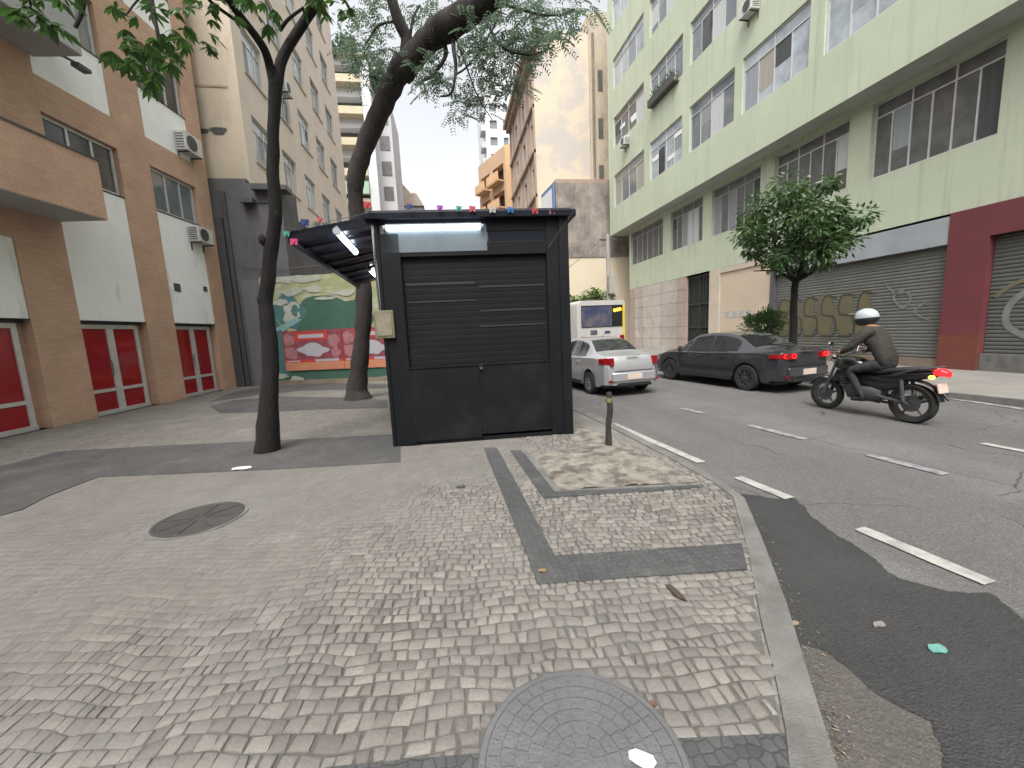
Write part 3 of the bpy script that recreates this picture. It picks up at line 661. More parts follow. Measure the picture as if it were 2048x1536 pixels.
ac_unit(FB, 6.9, 7.6, .0, 7.5, .45, 'air conditioner low on the cream block, just over the kiosk awning', .4)
# louvred dark mezzanine
b = MB(); us2 = [0.0]; 
for k in range(6): us2 += [1.6 + 2.2 * k, 1.6 + 2.2 * k + 1.7]
us2 = us2[:-1] + [14.6, 15.4]; zs2 = [0, 3.7, 6.5, 7.3]
b.facade(Frame(FB.O + Vector((-.1, 0, 0)), FB.d, FB.n), us2, zs2, {(i, 1) for i in range(1, len(us2) - 1, 2)}, depth=.4)
b.build('ground_floor_wall', 'pinkwall', bb)
for i in range(1, len(us2) - 1, 2):
    q = MB(); uq = us2[i] + .05; q.box(FB, us2[i] + .01, us2[i + 1] - .01, -.44, -.42, 3.72, 6.48)
    while uq < us2[i + 1] - .1: q.box(FB, uq, uq + .1, -.38, -.33, 3.75, 6.45); uq += .3
    q.build('louvre', 'glassgrey', bb)

pd = thing('grey_annex', 'low dark grey painted annex between the brick building and the cream block', 'building', (-7.5, 16.1, 0))
FP = Frame((-8.2, 16.15, 0), (1, 0, 0), (0, -1, 0))
b = MB(); b.box(FP, -.2, 1.35, -10, 0, 0, 7.45); b.box(FP, 1.351, 2.45, -1.6, -.003, 0, 7.3); b.build('wall', 'greydark', pd)
b = MB(); b.box(FP, 1.6, 2.75, -.3, .3, 7.0, 7.15); b.box(FP, 1.2, 1.62, -.1, .32, 6.55, 6.7); b.box(FP, 1.3, 2.6, 0, .04, 6.62, 6.72); b.build('canopy', 'darkmetal', pd)
b = MB(); b.box(FP, .1, .45, 0.0, .12, .0, 6.1); b.box(FP, .48, .62, 0.0, .08, 0, 7.0); b.build('drain_stack', 'darkmetal', pd)
b = MB(); b.box(FP, 0.75, 2.42, .01, .05, .0, 3.9); b.build('door', mat('grey_gate', (.12, .118, .125), .6, (.15, .145, .155), 2), pd)
b = MB(); b.tube([FP.w(.9, .05, 4.35), FP.w(2.6, .08, 4.3), FP.w(4.2, .05, 4.45)], .012); b.build('cable', 'darkmetal', pd)

# ================================================================= GRAFFITI WALL
Wa = Vector((-6.75, 15.9, 0)); Wb = Vector((-2.2, 14.9, 0)); dW = (Wb - Wa).normalized(); nW = Vector((dW.y, -dW.x, 0))
FW = Frame(Wa, dW, nW); LW = (Wb - Wa).length
gw = thing('graffiti_wall', 'tall boundary wall painted olive with dark green and teal graffiti', 'wall', Wa)
b = MB(); b.box(FW, 0, LW, -.25, 0, 0, 3.95); b.build('wall', mat('olive_painted_wall', (.27, .28, .14), .85, (.36, .37, .30), 1.6, lo=.5, hi=.62, stretch=(1, 1, 3), bump=.1, bscale=20, grime=((.2, .22, .12), 2, .5, .8, (1, 1, 2))), gw)
def blob(fr, cx, cz, rx, rz, o, seed=0, n=40, wob=.12, rot=0):
    pts = []
    for k in range(n):
        t = 2 * math.pi * k / n; r = 1 + wob * noise.noise(Vector((math.cos(t) * 1.6, math.sin(t) * 1.6, seed * 5.1))) * 2
        x, z = rx * r * math.cos(t), rz * r * math.sin(t); pts.append(fr.w(cx + x * math.cos(rot) - z * math.sin(rot), o, cz + x * math.sin(rot) + z * math.cos(rot)))
    return pts
b = MB()
def gb(px, py, rx, rz, mi, o, seed, wob=.12, rot=0):
    u_, z_ = FW.off(px, py); P_ = blob(FW, u_, z_, rx, rz, o, seed, wob=wob, rot=rot); b.add(P_, [tuple(range(len(P_)))], mi)
gb(652, 645, 1.25, .95, 0, .004, 1, .1); gb(700, 640, .9, .7, 0, .006, 7)
gb(650, 750, 2.3, .36, 0, .005, 3, .2); gb(560, 700, .45, 1.1, 1, .007, 4, .3); gb(577, 625, .62, .62, 1, .009, 5, .18)
gb(583, 627, .33, .36, 2, .011, 6, .25); gb(590, 622, .14, .2, 1, .013, 8, .3); gb(545, 720, .25, .6, 2, .012, 9, .3); gb(575, 650, .5, .13, 3, .015, 10, .3, .4)
for k, (x, y, rx, rz) in enumerate([(565, 560, .5, .12), (610, 557, .55, .13), (585, 585, .4, .1), (625, 578, .3, .12), (690, 585, .4, .1), (650, 596, .35, .06), (560, 604, .3, .12), (595, 760, .3, .14), (560, 752, .35, .1)]):
    gb(x, y, rx, rz, 2, .017 + .001 * k, 20 + k, .3)
b.build('graffiti', [mat('dark_green_spray', (.03, .085, .06), .85, (.045, .105, .075), 3), mat('teal_spray', (.06, .15, .145), .85, (.035, .10, .105), 3), mat('white_spray', (.36, .37, .32), .85, (.27, .29, .24), 3), mat('cyan_spray', (.17, .3, .29), .85)], gw)
b = MB(); b.box(FW, 0, LW, .0, .06, 0, .16); b.build('plinth', 'brownwall', gw)
# posters
pm = [mat('poster_red', (.30, .035, .04), .6, (.22, .045, .055), 3), mat('poster_orange', (.42, .15, .08), .6, (.46, .21, .12), 2), mat('poster_wine', (.16, .035, .05), .5, (.26, .08, .09), 4), mat('poster_white', (.34, .33, .36), .6), mat('poster_pink', (.33, .16, .17), .6, (.25, .09, .11), 6), mat('poster_scarlet', (.42, .04, .035), .5)]
def poster(px0, px1, label):
    u0, z1 = FW.off(px0, 656, .05); u1, _ = FW.off(px1, 654, .05); _, z0 = FW.off(px0, 736, .05)
    z1 = 1.98; z0 = .52
    t = thing('poster', label, 'poster', FW.w(u0, .03, z0), 'red event posters on the graffiti wall')
    b = MB(); b.box(FW, u0, u1, .022, .045, z0, z1); b.build('sheet', [pm[0]], t)
    H_ = z1 - z0; W_ = u1 - u0; b = MB()
    def r(a, c, d, e, mi, o): b.box(FW, u0 + a * W_, u0 + c * W_, .045, o, z0 + d * H_, z0 + e * H_, mi)
    r(0, 1, 0, .2, 0, .049); r(0, 1, .2, .27, 4, .0495)
    r(.02, .98, .27, .98, 1, .048); r(.2, .76, .76, .95, 4, .051); r(.27, .7, .81, .9, 2, .053); r(.52, .92, .21, .27, 2, .0525); r(.03, .26, .22, .255, 2, .0526)
    for (x, z, rx, rz, mi, o) in ((.1, .77, .09, .14, 3, .050), (.1, .47, .08, .16, 3, .0505), (.86, .72, .08, .18, 3, .0502), (.88, .42, .07, .13, 3, .0507), (.5, .5, .24, .17, 2, .0515), (.17, .42, .06, .12, 3, .0508)):
        P_ = blob(FW, u0 + x * W_, z0 + z * H_, rx * W_, rz * H_, o, x * 9 + z, wob=.2); b.add(P_, [tuple(range(len(P_)))], mi)
    b.build('print', [pm[1], pm[2], pm[3], pm[4], pm[5]], t)
poster(562, 681, 'red and orange poster on the graffiti wall, left one, fully in view')
poster(682, 800, 'red and orange poster on the graffiti wall partly hidden behind the leaning tree')

# ================================================================= GREEN BUILDING (right)
dR = hd(880, 668); OR = gp(1895, 737); OR.z = 0
nR = Vector((-dR.y, dR.x, 0)); FR = Frame(OR, dR, nR)
ga = thing('green_office_building', 'long pale green office block with window bands above closed shops, across the street', 'building', OR)
UE = 18.75
# recessed floor with dark windows, above shops
wn = [(-11.6, -8.6), (-7.9, -4.9), (-4.2, -1.2), (-.5, 2.5), (3.2, 6.2), (6.9, 9.95), (10.65, 13.58), (14.38, 18.5)]
us = [-48]; 
for a, c in wn: us += [a, c]
us += [UE]; zs = [4.2, 5.85, 8.1, 8.3]
b = MB(); b.facade(FR, us, zs, {(i, 1) for i in range(1, len(us) - 1, 2)}, depth=.3)
q = .8
wu = [(-7.5, -4.0), (-3.3, -.1), (.45, 3.55), (4.1, 7.15), (7.6, 10.7), (11.3, 14.5), (15.2, 19.4)]
us3 = [-48]
for a, c in wu: us3 += [a, c]
UF = 20.2; us3 += [UF]
zs3 = [8.3, 10.1, 12.25, 14.15, 16.05, 17.9, 19.8, 21.7, 23.6, 27]
b.facade(FR, us3, zs3, {(i, j) for i in range(1, len(us3) - 1, 2) for j in (1, 3, 5, 7)}, depth=.22, o=q)
b.shell(FR, -48, UF, 8.3, 27, q, 16)
b.shell(FR, -48, UE, 4.2, 8.3, 0, 15)
b.build('wall', 'green', ga)
b = MB(); b.quad(FR.w(-48, q, 8.299), FR.w(UF, q, 8.299), FR.w(UF, -.4, 8.299), FR.w(-48, -.4, 8.299)); b.quad(FR.w(UE, -.4, 8.298), FR.w(UF, -.4, 8.298), FR.w(UF, -15, 8.298), FR.w(UE, -15, 8.298)); b.build('soffit', 'soffitgreen', ga)
for k, (a, c) in enumerate(wn): window(ga, FR, a + .01, c - .01, 5.86, 8.09, -.12, mull=5, pane='glassgrey', frame='alu' if k < 5 else 'soffit', t=.05, transom=.8)
pr = random.Random(11)
for j in (1, 3, 5, 7):
    for k, (a, c) in enumerate(wu):
        pn_ = pr.choice(['glass', 'glasspale', 'glassgrey', 'glasspale', 'glass'])
        wi = window(ga, FR, a + .01, c - .01, zs3[j] + .01, zs3[j + 1] - .01, q - .07, mull=3, pane=pn_, t=.055, transom=.76)
        # curtains and stuck paper seen behind some panes, open leaves in others
        if (k + j) % 3 == 0:
            n_ = 3 + k % 2
            for e in range(n_): 
                s_ = MB()
                uu = a + .4 + (c - a - .8) * pr.random(); zz = zs3[j] + .35 + pr.random() * 1.0; s_.box(FR, uu - .35, uu + .35, q - .1, q - .085 + .002 * e, zz, zz + .22); s_.build('blind', 'paper', wi)
        if (k * 2 + j) % 5 == 1:
            s_ = MB(); uu = a + (c - a) * .55; s_.box(FR, uu, uu + .55, q - .1, q - .062, zs3[j] + .08, zs3[j] + 1.4); s_.build('open_gap', 'glassdark', wi)
# ground floor pieces
def part(name, m_, u0, u1, o0, o1, z0, z1): 
    p = MB(); p.box(FR, u0, u1, o0, o1, z0, z1); return p.build(name, m_, ga)
stn = stone_mat('patchy_stone_cladding', (.40, .36, .32), (.56, .52, .47), (.3, .26, .23), 1.1, dust=(.5, .46, .41), joints=False, bump=.1, darkpatch=(.28, .22, .19))
clad = MB(); u = 12.0; ci = 0
while u < UE - .05:
    u2 = min(UE - .02, u + .85); z = 0; 
    while z < 4.15:
        z2 = min(4.19, z + .7); clad.box(FR, u + .006, u2 - .006, -.3, .005 + .006 * ((ci * 7) % 3), z + .006, z2 - .006, 0 if (ci * 5 + int(z * 3)) % 7 else 1); z = z2; ci += 1
    u = u2 + .0001
clad.build('stone_cladding', [stn, mat('pinkish_slab', (.36, .27, .24), .7, (.42, .33, .29), 2)], ga)
part('ground_floor_core', 'greydark', -48, UE - .02, -14.9, -.31, 0, 4.19)
g_ = MB()
g_.box(FR, 10.0, 12.0, -.3, -.26, 0, 4.15)
for k in range(9): uu = 10.04 + k * .24; g_.box(FR, uu - .02, uu + .02, -.26, -.2, .05, 4.1)
for zz in (.1, 1.3, 2.55, 4.02): g_.box(FR, 10.0, 12.0, -.255, -.18, zz, zz + .09)
for uu in (10.0, 10.97, 11.93): g_.box(FR, uu, uu + .07, -.255, -.15, 0, 4.15)
g_.build('iron_gate', 'blackgate', ga)
part('stone_pillar', 'pillarbeige', 9.25, 9.99, -.3, .03, 0, 4.19)
part('beige_panel', 'beigepanel', 6.2, 9.24, -.3, -.05, 0, 3.95); part('panel_lintel', 'pillarbeige', 6.2, 9.24, -.3, .01, 3.955, 4.19)
for k in range(4): part('notice', 'soffit', 7.2 + .45 * k, 7.5 + .45 * k, -.05, -.04, 1.75, 2.05)
part('grey_pier', 'greydark', 5.95, 6.19, -.3, -.0, 0, 4.19)
# roller shutters
def shutter(u0, u1, z0, z1, o, m_, lab=None):
    p = MB(); z = z0; 
    while z < z1 - .001:
        z2 = min(z1, z + .1)
        a = [FR.w(u0, o - .02, z), FR.w(u1, o - .02, z), FR.w(u1, o, z + .03), FR.w(u0, o, z + .03), FR.w(u1, o, z2 - .03), FR.w(u0, o, z2 - .03), FR.w(u1, o - .02, z2), FR.w(u0, o - .02, z2)]
        p.add(a, [(0, 1, 2, 3), (3, 2, 4, 5), (5, 4, 6, 7)]); z = z2
    r_ = p.build('roller_shutter', m_, ga)
    if lab: r_['label'] = lab
    return r_
M['shutter'] = mat('grey_green_shutter', (.125, .128, .118), .6, (.155, .158, .145), 1.5)
M['shutterdark'] = mat('dark_grey_shutter', (.08, .086, .08), .6, (.105, .11, .10), 1.5)
sh1 = shutter(.23, 5.94, .25, 3.38, -.1, 'shutter')
part('threshold', 'brownwall', .23, 5.94, -.3, .02, 0, .25)
part('fascia', 'fascia', .23, 5.94, -.3, .06, 3.39, 4.12)
part('red_column', 'redpaint', -.62, .22, -.3, .08, .95, 4.19); part('red_column_foot', 'orangered', -.62, .22, -.3, .085, 0, .949)
part('red_lintel', 'redpaint', -5.6, -.621, -.3, .079, 3.42, 4.19)
sh2 = shutter(-5.6, -.63, .45, 3.41, -.12, 'shutterdark', 'dark shutter with looping graffiti right of the red column'); part('stone_step', 'kerb', -5.6, -.63, -.3, -.0, 0, .449)
part('red_column', 'redpaint', -6.4, -5.601, -.3, .08, 0, 4.19)
# graffiti on the shutters (thin sprayed shapes)
gm = [mat('ochre_spray', (.165, .14, .06), .75, (.125, .12, .08), 3, lo=.3, hi=.6), mat('dark_spray', (.06, .06, .045), .7), mat('pale_spray', (.19, .20, .19), .75, (.15, .155, .145), 5)]
def stroke(bld, fr, pts, wd, o, mi):
    P_ = [Vector((a, c, 0)) for a, c in pts]
    dense = []
    for i in range(len(P_) - 1):
        p0 = P_[max(0, i - 1)]; p1 = P_[i]; p2 = P_[i + 1]; p3 = P_[min(len(P_) - 1, i + 2)]
        for k in range(6):
            t = k / 6; dense.append(.5 * ((2 * p1) + (-p0 + p2) * t + (2 * p0 - 5 * p1 + 4 * p2 - p3) * t * t + (-p0 + 3 * p1 - 3 * p2 + p3) * t ** 3))
    dense.append(P_[-1])
    for i in range(len(dense) - 1):
        a, c = dense[i], dense[i + 1]; d = (c - a); 
        if d.length < 1e-5: continue
        s_ = Vector((-d.y, d.x, 0)).normalized() * wd / 2; e = d.normalized() * wd * .2; a = a - e; c = c + e; oo = o + .0004 * (i % 2)
        bld.quad(fr.w(a.x + s_.x, oo, a.y + s_.y), fr.w(a.x - s_.x, oo, a.y - s_.y), fr.w(c.x - s_.x, oo, c.y - s_.y), fr.w(c.x + s_.x, oo, c.y + s_.y), mi)
g_ = MB(); k = 0
for cx0, cz0, rx, rz in ((2.4, 1.55, .34, .62), (3.05, 1.6, .36, .75), (3.75, 1.6, .38, .8), (4.45, 1.6, .36, .78), (5.1, 1.7, .38, .8), (5.55, 1.6, .3, .7)):
    P_ = blob(FR, cx0, cz0, rx, rz, -.094 + .001 * k, k, wob=.25); g_.add(P_, [tuple(range(len(P_)))], 0); k += 1
for cx0 in (2.3, 2.95, 3.6, 4.3, 4.95, 5.5):
    stroke(g_, FR, [(cx0 - .25, 2.25), (cx0 + .2, 2.3), (cx0 + .28, 1.7), (cx0 - .2, 1.55), (cx0 - .22, .95), (cx0 + .28, .9)], .05, -.084, 1)
g_.build('graffiti', gm, sh1); g_ = MB(); stroke(g_, FR, [(1.3, 2.3), (1.55, 2.1), (1.3, 1.75), (1.1, 1.95), (1.2, 2.2), (1.5, 2.2), (1.75, 2.45)], .07, -.086, 2); g_.build('graffiti', gm, sh1); g_ = MB(); stroke(g_, FR, [(.7, 1.9), (.95, 1.6), (.6, 1.35)], .05, -.086, 2)
g_.build('graffiti', gm, sh1)
g_ = MB(); stroke(g_, FR, [(-1.5, .8), (-1.0, 1.2), (-1.1, 1.8), (-1.7, 2.1), (-2.2, 1.6), (-2.0, .9), (-1.6, 1.2), (-1.6, 1.6)], .14, -.112, 2); g_.build('graffiti', gm, sh2); g_ = MB(); stroke(g_, FR, [(-.75, 1.9), (-1.1, 2.2), (-1.7, 2.3), (-2.6, 2.0), (-3.0, 1.2), (-2.7, .8)], .1, -.11, 0); g_.build('graffiti', gm, sh2); g_ = MB(); stroke(g_, FR, [(-3.2, 2.4), (-3.6, 1.2), (-4.2, 1.9), (-4.6, 1.0)], .12, -.112, 2)
g_.build('graffiti', gm, sh2)
ac_unit(FR, 17.0, 17.7, q, 13.35, .5, 'small air conditioner under the far end window of the green building', .4)
ac_unit(FR, 6.3, 7.0, q, 13.5, .5, 'air conditioner below an upper window of the green building near the view top edge', .4)
t = thing('window_box', 'planter tray with flower pots outside an upper window of the green building', 'planter', FR.w(13, q, 14.15))
b = MB(); b.box(FR, 11.6, 14.2, q, q + .32, 14.0, 14.06); b.box(FR, 11.6, 14.2, q + .3, q + .33, 14.06, 14.4); b.build('tray', 'darkmetal', t)
b = MB()
for k in range(6): c = FR.w(11.85 + .42 * k, q + .16, 14.06); b.lathe(c, (0, 0, 1), [(.08, 0), (.12, .22)], 10)
b.build('flower_pot', 'orangedark', t)
b = MB()
for k in range(420):
    c = FR.w(11.8 + 2.2 * rnd.random(), q + .16 + rnd.gauss(0, .1), 14.3 + abs(rnd.gauss(0, .2))); b.leaf(c, Vector((rnd.gauss(0, 1), rnd.gauss(0, 1), rnd.gauss(.3, .6))), Vector((0, 0, 1)), .12, .06)
b.build('foliage', 'leafbig', t)

bh = thing('added_rear_block', 'plain cream block added unseen behind the viewer to hold back the sky light', 'building', (0, -42, 0))  # unseen block, added to keep open sky light off the camera-facing fronts
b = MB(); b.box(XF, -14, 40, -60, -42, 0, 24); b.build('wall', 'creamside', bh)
b = MB(); 
for k in range(5): b.box(XF, -13, 39, -42, -41.9, 3 + 4 * k, 5 + 4 * k)
b.build('window_band', 'glassdark', bh)
# ================================================================= FAR BUILDINGS, right side
wa = thing('weathered_wall_building', 'low stained grey concrete building between the green block and the tall beige one', 'building', (10.5, 30, 0))
b = MB(); b.box(XF, 8.5, 19, 30, 42, 7.5, 12.4); b.box(XF, 8.5, 19, 30, 42, 12.4, 12.65, 1); b.build('upper_wall', ['weather', 'cornice'], wa)
b = MB(); b.box(XF, 8.4, 19, 29.9, 42, 0, 7.5); b.build('lower_wall', 'beigelow', wa)
b = MB(); b.box(XF, 8.38, 19, 29.84, 29.9, 6.95, 7.75); b.build('stain_band', 'weather', wa)
sg = thing('shop_sign', 'blue and white projecting sign board on the weathered building above the kiosk roof', 'sign', (8.3, 31, 11))
b = MB(); b.hexa([Vector(p) for p in [(8.46, 30.1, 9.6), (8.30, 30.1, 9.6), (7.75, 33.5, 9.6), (7.95, 33.5, 9.6), (8.46, 30.1, 12.4), (8.30, 30.1, 12.4), (7.75, 33.5, 12.2), (7.95, 33.5, 12.2)]]); b.build('board', mat('blue_sign', (.10, .16, .3), .5), sg)
b = MB(); b.hexa([Vector(p) for p in [(8.27, 30.3, 9.9), (8.25, 30.3, 9.9), (7.73, 33.3, 9.9), (7.74, 33.3, 9.9), (8.27, 30.3, 12.1), (8.25, 30.3, 12.1), (7.73, 33.3, 11.9), (7.74, 33.3, 11.9)]]); b.build('sign_face', 'palewhite', sg)

bt = thing('beige_gable_building', 'tall beige building showing a blank flaking side wall behind the green block', 'building', (10.4, 32.2, 0))
FT = Frame((7.64, 32.3, 0), (0, 1, 0), (-1, 0, 0)); zt = 24.2
b = MB(); b.quad((7.64, 32.3, 7), (12.1, 32.3, 7), (12.1, 32.3, zt), (7.64, 32.3, zt)); b.quad((12.1, 32.3, 7), (12.1, 46, 7), (12.1, 46, zt), (12.1, 32.3, zt)); b.quad((7.64, 32.3, zt), (12.1, 32.3, zt), (12.1, 46, zt), (7.64, 46, zt)); b.build('gable_wall', 'beigetall', bt)
b = MB(); b.box(XF, 12.1, 13.6, 32.1, 44, 7, 25.6); b.build('stair_tower', 'creamside', bt)
for zz in (9.5, 13, 16.5, 20): 
    p = MB(); p.box(XF, 12.75, 13.15, 32.06, 32.1, zz, zz + 1.5); p.build('stair_window', 'glassgrey', bt)
b = MB(); b.tube([(12.35, 32.0, 8), (12.35, 32.0, 24)], .1, 8); b.build('drain_pipe', 'brownwall', bt)
us = [0]; 
for k in range(6): us += [.5 + 1.75 * k, .5 + 1.75 * k + .95]
us += [11.2]; zs = [5.0]
for k in range(5): zs += [6.0 + 3.3 * k, 8.1 + 3.3 * k]
zs += [22.5]
b = MB(); b.facade(FT, us, zs, {(i, j) for i in range(1, len(us) - 1, 2) for j in range(1, len(zs) - 1, 2)}, depth=.3)
b.quad(FT.w(11.2, 0, 5), FT.w(11.2, -4.4, 5), FT.w(11.2, -4.4, 22.5), FT.w(11.2, 0, 22.5)); b.build('front_wall', 'pinkwall', bt)
for i in range(1, len(us) - 1, 2):
    for j in range(1, len(zs) - 1, 2):
        window(bt, FT, us[i], us[i + 1], zs[j], zs[j + 1], -.15, mull=1, pane='glassgrey', frame='brownwall', t=.08)
b = MB()
for j in range(1, len(zs) - 1, 2): b.box(FT, 0, 11.2, 0, .25, zs[j] - .45, zs[j] - .2)
for uu in (0, 2.1, 5.6, 9.1, 10.9): b.box(FT, uu, uu + .25, .0, .15, 5, 22.5)
b.build('string_course', 'cornice', bt)
b = MB(); b.box(FT, -.3, 11.5, -.5, .75, 22.5, 22.9); b.box(FT, -.2, 11.4, -.4, .45, 22.1, 22.5); b.box(FT, -.3, 11.4, -.45, -.1, 22.9, 24.2); b.build('cornice', 'cornice', bt)

bo = thing('orange_building', 'orange rounded-corner apartment building with dark balconies down the right side', 'building', (8, 50, 0))
F1 = Frame((7.9, 49.5, 0), (1, 0.12, 0), (0, -1, 0)); F2 = Frame((7.9, 49.5, 0), (-.42, 1, 0), (-1, -.42, 0))
b = MB(); b.quad(F1.w(0, 0, 0), F1.w(3.4, 0, 0), F1.w(3.4, 0, 24.6), F1.w(0, 0, 23.6)); b.quad(F1.w(0, 0, 23.6), F1.w(3.4, 0, 24.6), F1.w(3.4, -9, 24.6), F1.w(0, -9, 23.6)); b.build('side_wall', 'orangewall', bo)
us = [0, .5, 3.2, 4.0, 6.4, 7]; zs = [0]
for k in range(7): zs += [1.2 + 3.1 * k, 3.2 + 3.1 * k]
zs += [23.6]
b = MB(); b.facade(F2, us, zs, {(i, j) for i in (1, 3) for j in range(1, len(zs) - 1, 2)}, depth=1.0); b.build('front_wall', 'orangedark', bo)
for i in (1, 3):
    for j in range(1, len(zs) - 1, 2):
        p = MB(); p.box(F2, us[i] - .1, us[i + 1] + .1, 0, .9, zs[j] - .15, zs[j]); p.box(F2, us[i] - .1, us[i + 1] + .1, .85, .93, zs[j], zs[j] + .95); p.build('balcony', 'orangewall', bo)
        p = MB(); p.box(F2, us[i] + .1, us[i + 1] - .1, -.99, -.93, zs[j], zs[j + 1] - .05); p.build('window', 'glassdark', bo)
bw = thing('white_tower_block', 'pale white high-rise behind the orange building', 'building', (12, 80, 0))
F3 = Frame((9.3, 80, 0), (1, 0, 0), (0, -1, 0)); us = [0, .8, 2.2, 3.4, 4.3, 6.6]; zs = [0]
for k in range(17): zs += [1 + 3 * k, 2.5 + 3 * k]
zs += [53]; b = MB(); b.facade(F3, us, zs, {(i, j) for i in (1, 3) for j in range(1, len(zs) - 1, 2)}, depth=.4); b.shell(F3, 0, 6.6, 0, 53, 0, 16); b.build('wall', 'palewhite', bw)
for j in range(1, len(zs) - 1, 2):
    for i in (1, 3):
        if zs[j] > 20: p = MB(); p.quad(F3.w(us[i], -.35, zs[j]), F3.w(us[i + 1], -.35, zs[j]), F3.w(us[i + 1], -.35, zs[j + 1]), F3.w(us[i], -.35, zs[j + 1])); p.build('window', 'glass', bw)
    if zs[j] > 20: p = MB(); p.box(F3, -.9, 0, -3, -.2, zs[j] - .3, zs[j] + .8); p.build('balcony', 'palegrey', bw)

# far buildings, left side
bq = thing('balcony_apartment_tower', 'apartment tower with yellow balcony bands and a white blade wall, left of the leaning tree', 'building', (-8, 45, 0))
F4 = Frame((-11.5, 45, 0), (1, 0, 0), (0, -1, 0)); zs = [0]
for k in range(10): zs += [.9 + 2.9 * k, 2.6 + 2.9 * k]
zs += [29.4]; us = [0, .5, 4.3, 4.45]
b = MB(); b.facade(F4, us, zs, {(1, j) for j in range(1, len(zs) - 1, 2)}, depth=1.2); b.shell(F4, 0, 4.45, 0, 29.4, 0, 12); b.build('wall', 'palewhite', bq)
for j in range(1, len(zs) - 1, 2):
    if zs[j] < 7: continue
    p = MB(); p.box(F4, .3, 4.4, 0.02, 1.0, zs[j] - .35, zs[j] - .1); p.box(F4, .3, 4.4, .92, 1.0, zs[j] - .1, zs[j] + .35); p.build('balcony', 'yellowband', bq)
    p = MB(); p.box(F4, .6, 4.2, -1.18, -1.1, zs[j], zs[j + 1]); p.build('window', ['glassgrey'], bq)
p = MB(); p.box(F4, .4, 4.4, .7, 1.3, 16.1, 17.3); p.build('awning', 'greenawning', bq)
p = MB(); p.box(F4, 4.45, 5.3, -6, 1.1, 0, 28.6); p.build('blade_wall', 'palewhite', bq)
p = MB(); p.box(F4, 5.3, 6.9, -8, -.5, 0, 26); p.build('rear_wing', 'palegrey', bq)
for k in range(8): p = MB(); p.box(F4, 5.6, 6.6, -.5, -.45, 6 + 2.5 * k, 7.4 + 2.5 * k); p.build('wing_window', 'glassgrey', bq)
br_ = thing('roof_garden', 'overgrown roof plants on top of the yellow-banded tower', 'plants', (-7, 45, 29.4))
b = MB(); rr = random.Random(5)
for k in range(2600):
    c = Vector((rr.uniform(-11.6, -4.8), 45 + rr.uniform(-1, 2), 0)); hh = 30.6 if c.x < -7.5 else 28.4; c.z = hh - 1.2 + abs(rr.gauss(0, .9)) * (1.2 if math.sin(c.x * 2.1) > 0 else .5)
    b.leaf(c, Vector((rr.gauss(0, 1), rr.gauss(0, 1), rr.gauss(0, 1))), Vector((0, 0, 1)), .5, .25)
b.build('foliage', 'leaffine', br_); b = MB(); b.box(F4, .2, 5.2, -2, .6, 29.4, 29.6); b.build('planter_bed', 'yellowband', br_)
b2 = thing('grey_stepped_tower', 'grey apartment tower with stacked rounded balconies right of the leaning tree', 'building', (-8, 62, 0))
F5 = Frame((-11.0, 62, 0), (1, 0, 0), (0, -1, 0)); zs = [0]
for k in range(11): zs += [.9 + 3 * k, 2.5 + 3 * k]
zs += [34.2]; us = [0, 1.6, 2.0, 3.3, 3.9]
b = MB(); b.facade(F5, us, zs, {(2, j) for j in range(1, len(zs) - 1, 2)}, depth=.5); b.shell(F5, 0, 3.9, 0, 34.2, 0, 14); b.build('wall', 'palewhite', b2)
for j in range(7, len(zs) - 1, 2):
    p = MB(); p.lathe(F5.w(3.5, -.6, zs[j] - .5), (0, 0, 1), [(.95, 0), (1.15, .1), (1.15, 1.1), (1.0, 1.15)], 18); p.build('balcony', 'pinkwall', b2)
    p = MB(); p.quad(F5.w(2.0, -.45, zs[j]), F5.w(3.3, -.45, zs[j]), F5.w(3.3, -.45, zs[j + 1]), F5.w(2.0, -.45, zs[j + 1])); p.build('window', 'glassgrey', b2)
b3 = thing('red_roofed_building', 'low red-roofed old house with gables at the end of the street', 'building', (-8, 70, 0))
b = MB(); b.box(XF, -15, -3.2, 74, 84, 0, 24); b.build('wall', 'palegrey', b3)
b = MB(); b.hexa([Vector(p) for p in [(-15.2, 73.6, 24), (-5.5, 73.6, 24), (-5.5, 84, 24), (-15.2, 84, 24), (-14.5, 76, 25.8), (-6.5, 76, 25.8), (-6.5, 82, 25.8), (-14.5, 82, 25.8)]]); b.build('roof', 'roofred', b3)
b = MB(); b.hexa([Vector(p) for p in [(-9.2, 73.5, 24), (-3.2, 73.5, 24), (-3.2, 80, 24), (-9.2, 80, 24), (-7.9, 76, 29.5), (-7.5, 76, 29.5), (-7.5, 78, 29.5), (-7.9, 78, 29.5)]]); b.hexa([Vector(p) for p in [(-5.4, 73.4, 24), (-3.0, 73.4, 24), (-3.0, 79, 24), (-5.4, 79, 24), (-4.9, 74.6, 26.6), (-4.2, 74.6, 26.4), (-4.2, 76, 26.4), (-4.9, 76, 26.6)]]); b.build('gable', 'brownwall', b3)

